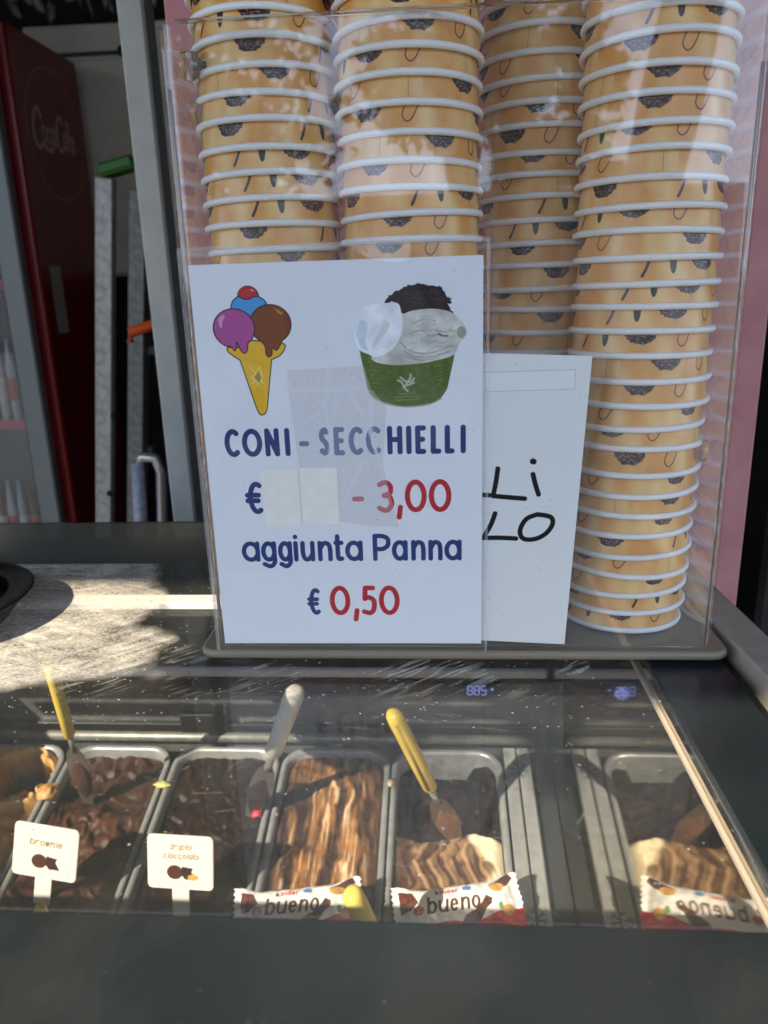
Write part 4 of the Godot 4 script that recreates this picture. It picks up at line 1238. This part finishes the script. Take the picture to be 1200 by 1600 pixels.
	part(fr, "door_bottom", chamfer_box(Vector3(0.43, 0.14, 0.04), 0.005), fgrey, Vector3(-0.3165, 0.085, 0.022))
	part(fr, "lit_back", chamfer_box(Vector3(0.43, 1.66, 0.004), 0.001), mat(rgb(52, 54, 60), 0.6), Vector3(-0.3165, 0.99, 0.0025))
	part(fr, "door_glass", chamfer_box(Vector3(0.43, 1.66, 0.005), 0.001), pane(Color(0.9, 0.95, 0.95), 0.05), Vector3(-0.3165, 0.99, 0.036))
	part(fr, "side_sticker", chamfer_box(Vector3(0.001, 0.20, 0.07), 0.0003), mat(rgb(186, 170, 160), 0.5), Vector3(0.0018, 1.23, -0.09))
	for y in [0.42, 0.86, 1.28]:
		part(fr, "price_rail", chamfer_box(Vector3(0.425, 0.03, 0.012), 0.001), mat(rgb(170, 60, 70), 0.5), Vector3(-0.3165, y, 0.0115))
	# bottles stand just behind the door
	var prof := lathe([Vector2(0, 0), Vector2(0.012, 0.0), Vector2(0.0135, 0.02), Vector2(0.0135, 0.16), Vector2(0.009, 0.20), Vector2(0.0055, 0.22), Vector2(0.0055, 0.245), Vector2(0, 0.246)], 16)
	var lab := lathe([Vector2(0.0138, 0.06), Vector2(0.0138, 0.13)], 16)
	var rows := ["lower shelf", "upper shelf"]
	for s in 2:
		for i in 5:
			var c: Color = [rgb(70, 34, 30), rgb(150, 160, 170), rgb(170, 170, 172), rgb(120, 40, 44), rgb(150, 165, 160)][(i + s) % 5]
			var b := thing("drink_bottle", "slim bottle behind the fridge glass, %s from the door edge on the %s" % [["first", "second", "third", "fourth", "fifth"][i], rows[s]], "bottle", Vector3(-1.17 - 0.13 - i * 0.036, -0.95 + [0.436, 0.876][s], -1.7305), "bottles behind the fridge door")
			part(b, "bottle_body", prof, mat(c, 0.15))
			part(b, "bottle_label", lab, mat(rgb(190, 180, 180) if i % 2 else rgb(160, 40, 50), 0.5))
	# aluminium ladder leaning in the gap
	var la := thing("ladder", "folded aluminium ladder with a green cap leaning beside the red fridge", "ladder", Vector3(-0.96, -0.95, -1.5))
	var alu := rough_mat(161, rgb(150, 150, 144), rgb(206, 204, 196), 6.0, 0.4, 0.3)
	var alu2 := rough_mat(162, rgb(110, 110, 108), rgb(150, 148, 144), 6.0, 0.45, 0.3)
	var lean := -0.135
	part(la, "side_rail", chamfer_box(Vector3(0.047, 1.53, 0.03), 0.003), alu, Vector3(0.02, 0.77, 0), Vector3(0, 0, lean * 0.5 - 0.068))
	part(la, "side_rail", chamfer_box(Vector3(0.046, 1.50, 0.05), 0.003), alu2, Vector3(0.098, 0.757, -0.04), Vector3(0, 0, -0.13))
	for i in 5:
		part(la, "rung", chamfer_box(Vector3(0.06, 0.022, 0.03), 0.002), alu2, Vector3(0.0 + 0.040 + i * 0.037, 0.25 + i * 0.28, -0.06))
	for d in [[0.072, 0.92], [0.045, 0.70], [0.1, 0.40]]:
		part(la, "bolt_hole", lathe([Vector2(0, 0), Vector2(0.008, 0), Vector2(0.009, 0.002), Vector2(0, 0.003)], 14), mats.black, Vector3(d[0] + (d[1] - 0.6) * 0.06 - 0.02, d[1], 0.016), Vector3(PI / 2, 0, 0))
	part(la, "green_cap", chamfer_box(Vector3(0.10, 0.032, 0.07), 0.008), mat(rgb(70, 130, 50), 0.5), Vector3(0.155, 1.556, -0.02), Vector3(0, 0, 0.22))
	# orange clamp handle, and a bent chrome pipe
	var cl := part(self, numbered("orange_handle"), tube([Vector3(-0.80, 0.172, -1.44), Vector3(-0.795, 0.197, -1.44), Vector3(-0.74, 0.214, -1.45), Vector3(-0.66, 0.236, -1.46)], [0.012, 0.015, 0.015, 0.014], 10), mat(rgb(238, 92, 22), 0.5))
	tag(cl, "bright orange handle hooked on the ladder", "handle")
	var tr := thing("hand_truck", "hand truck with a bent chrome handle standing before the ladder", "hand truck", Vector3(-0.79, -0.95, -1.42))
	part(tr, "chrome_handle", tube([Vector3(0.0, 0.0, 0), Vector3(0.026, 0.6, 0), Vector3(0.042, 0.775, 0), Vector3(0.03, 0.815, 0), Vector3(-0.005, 0.818, 0), Vector3(-0.022, 0.80, 0)], [0.015, 0.015, 0.015, 0.015, 0.015, 0.015], 12), mat(rgb(200, 196, 194), 0.25, 0.6))
	part(tr, "white_grip", tube([Vector3(-0.075, 0.0, 0.01), Vector3(-0.03, 0.62, 0.01), Vector3(-0.022, 0.80, 0.0)], [0.019, 0.019, 0.017], 12), rough_mat(163, rgb(150, 160, 186), rgb(226, 226, 228), 9.0, 0.5))
	part(tr, "foot_plate", chamfer_box(Vector3(0.26, 0.012, 0.2), 0.002), mats.dark_steel, Vector3(-0.03, 0.007, 0.06))
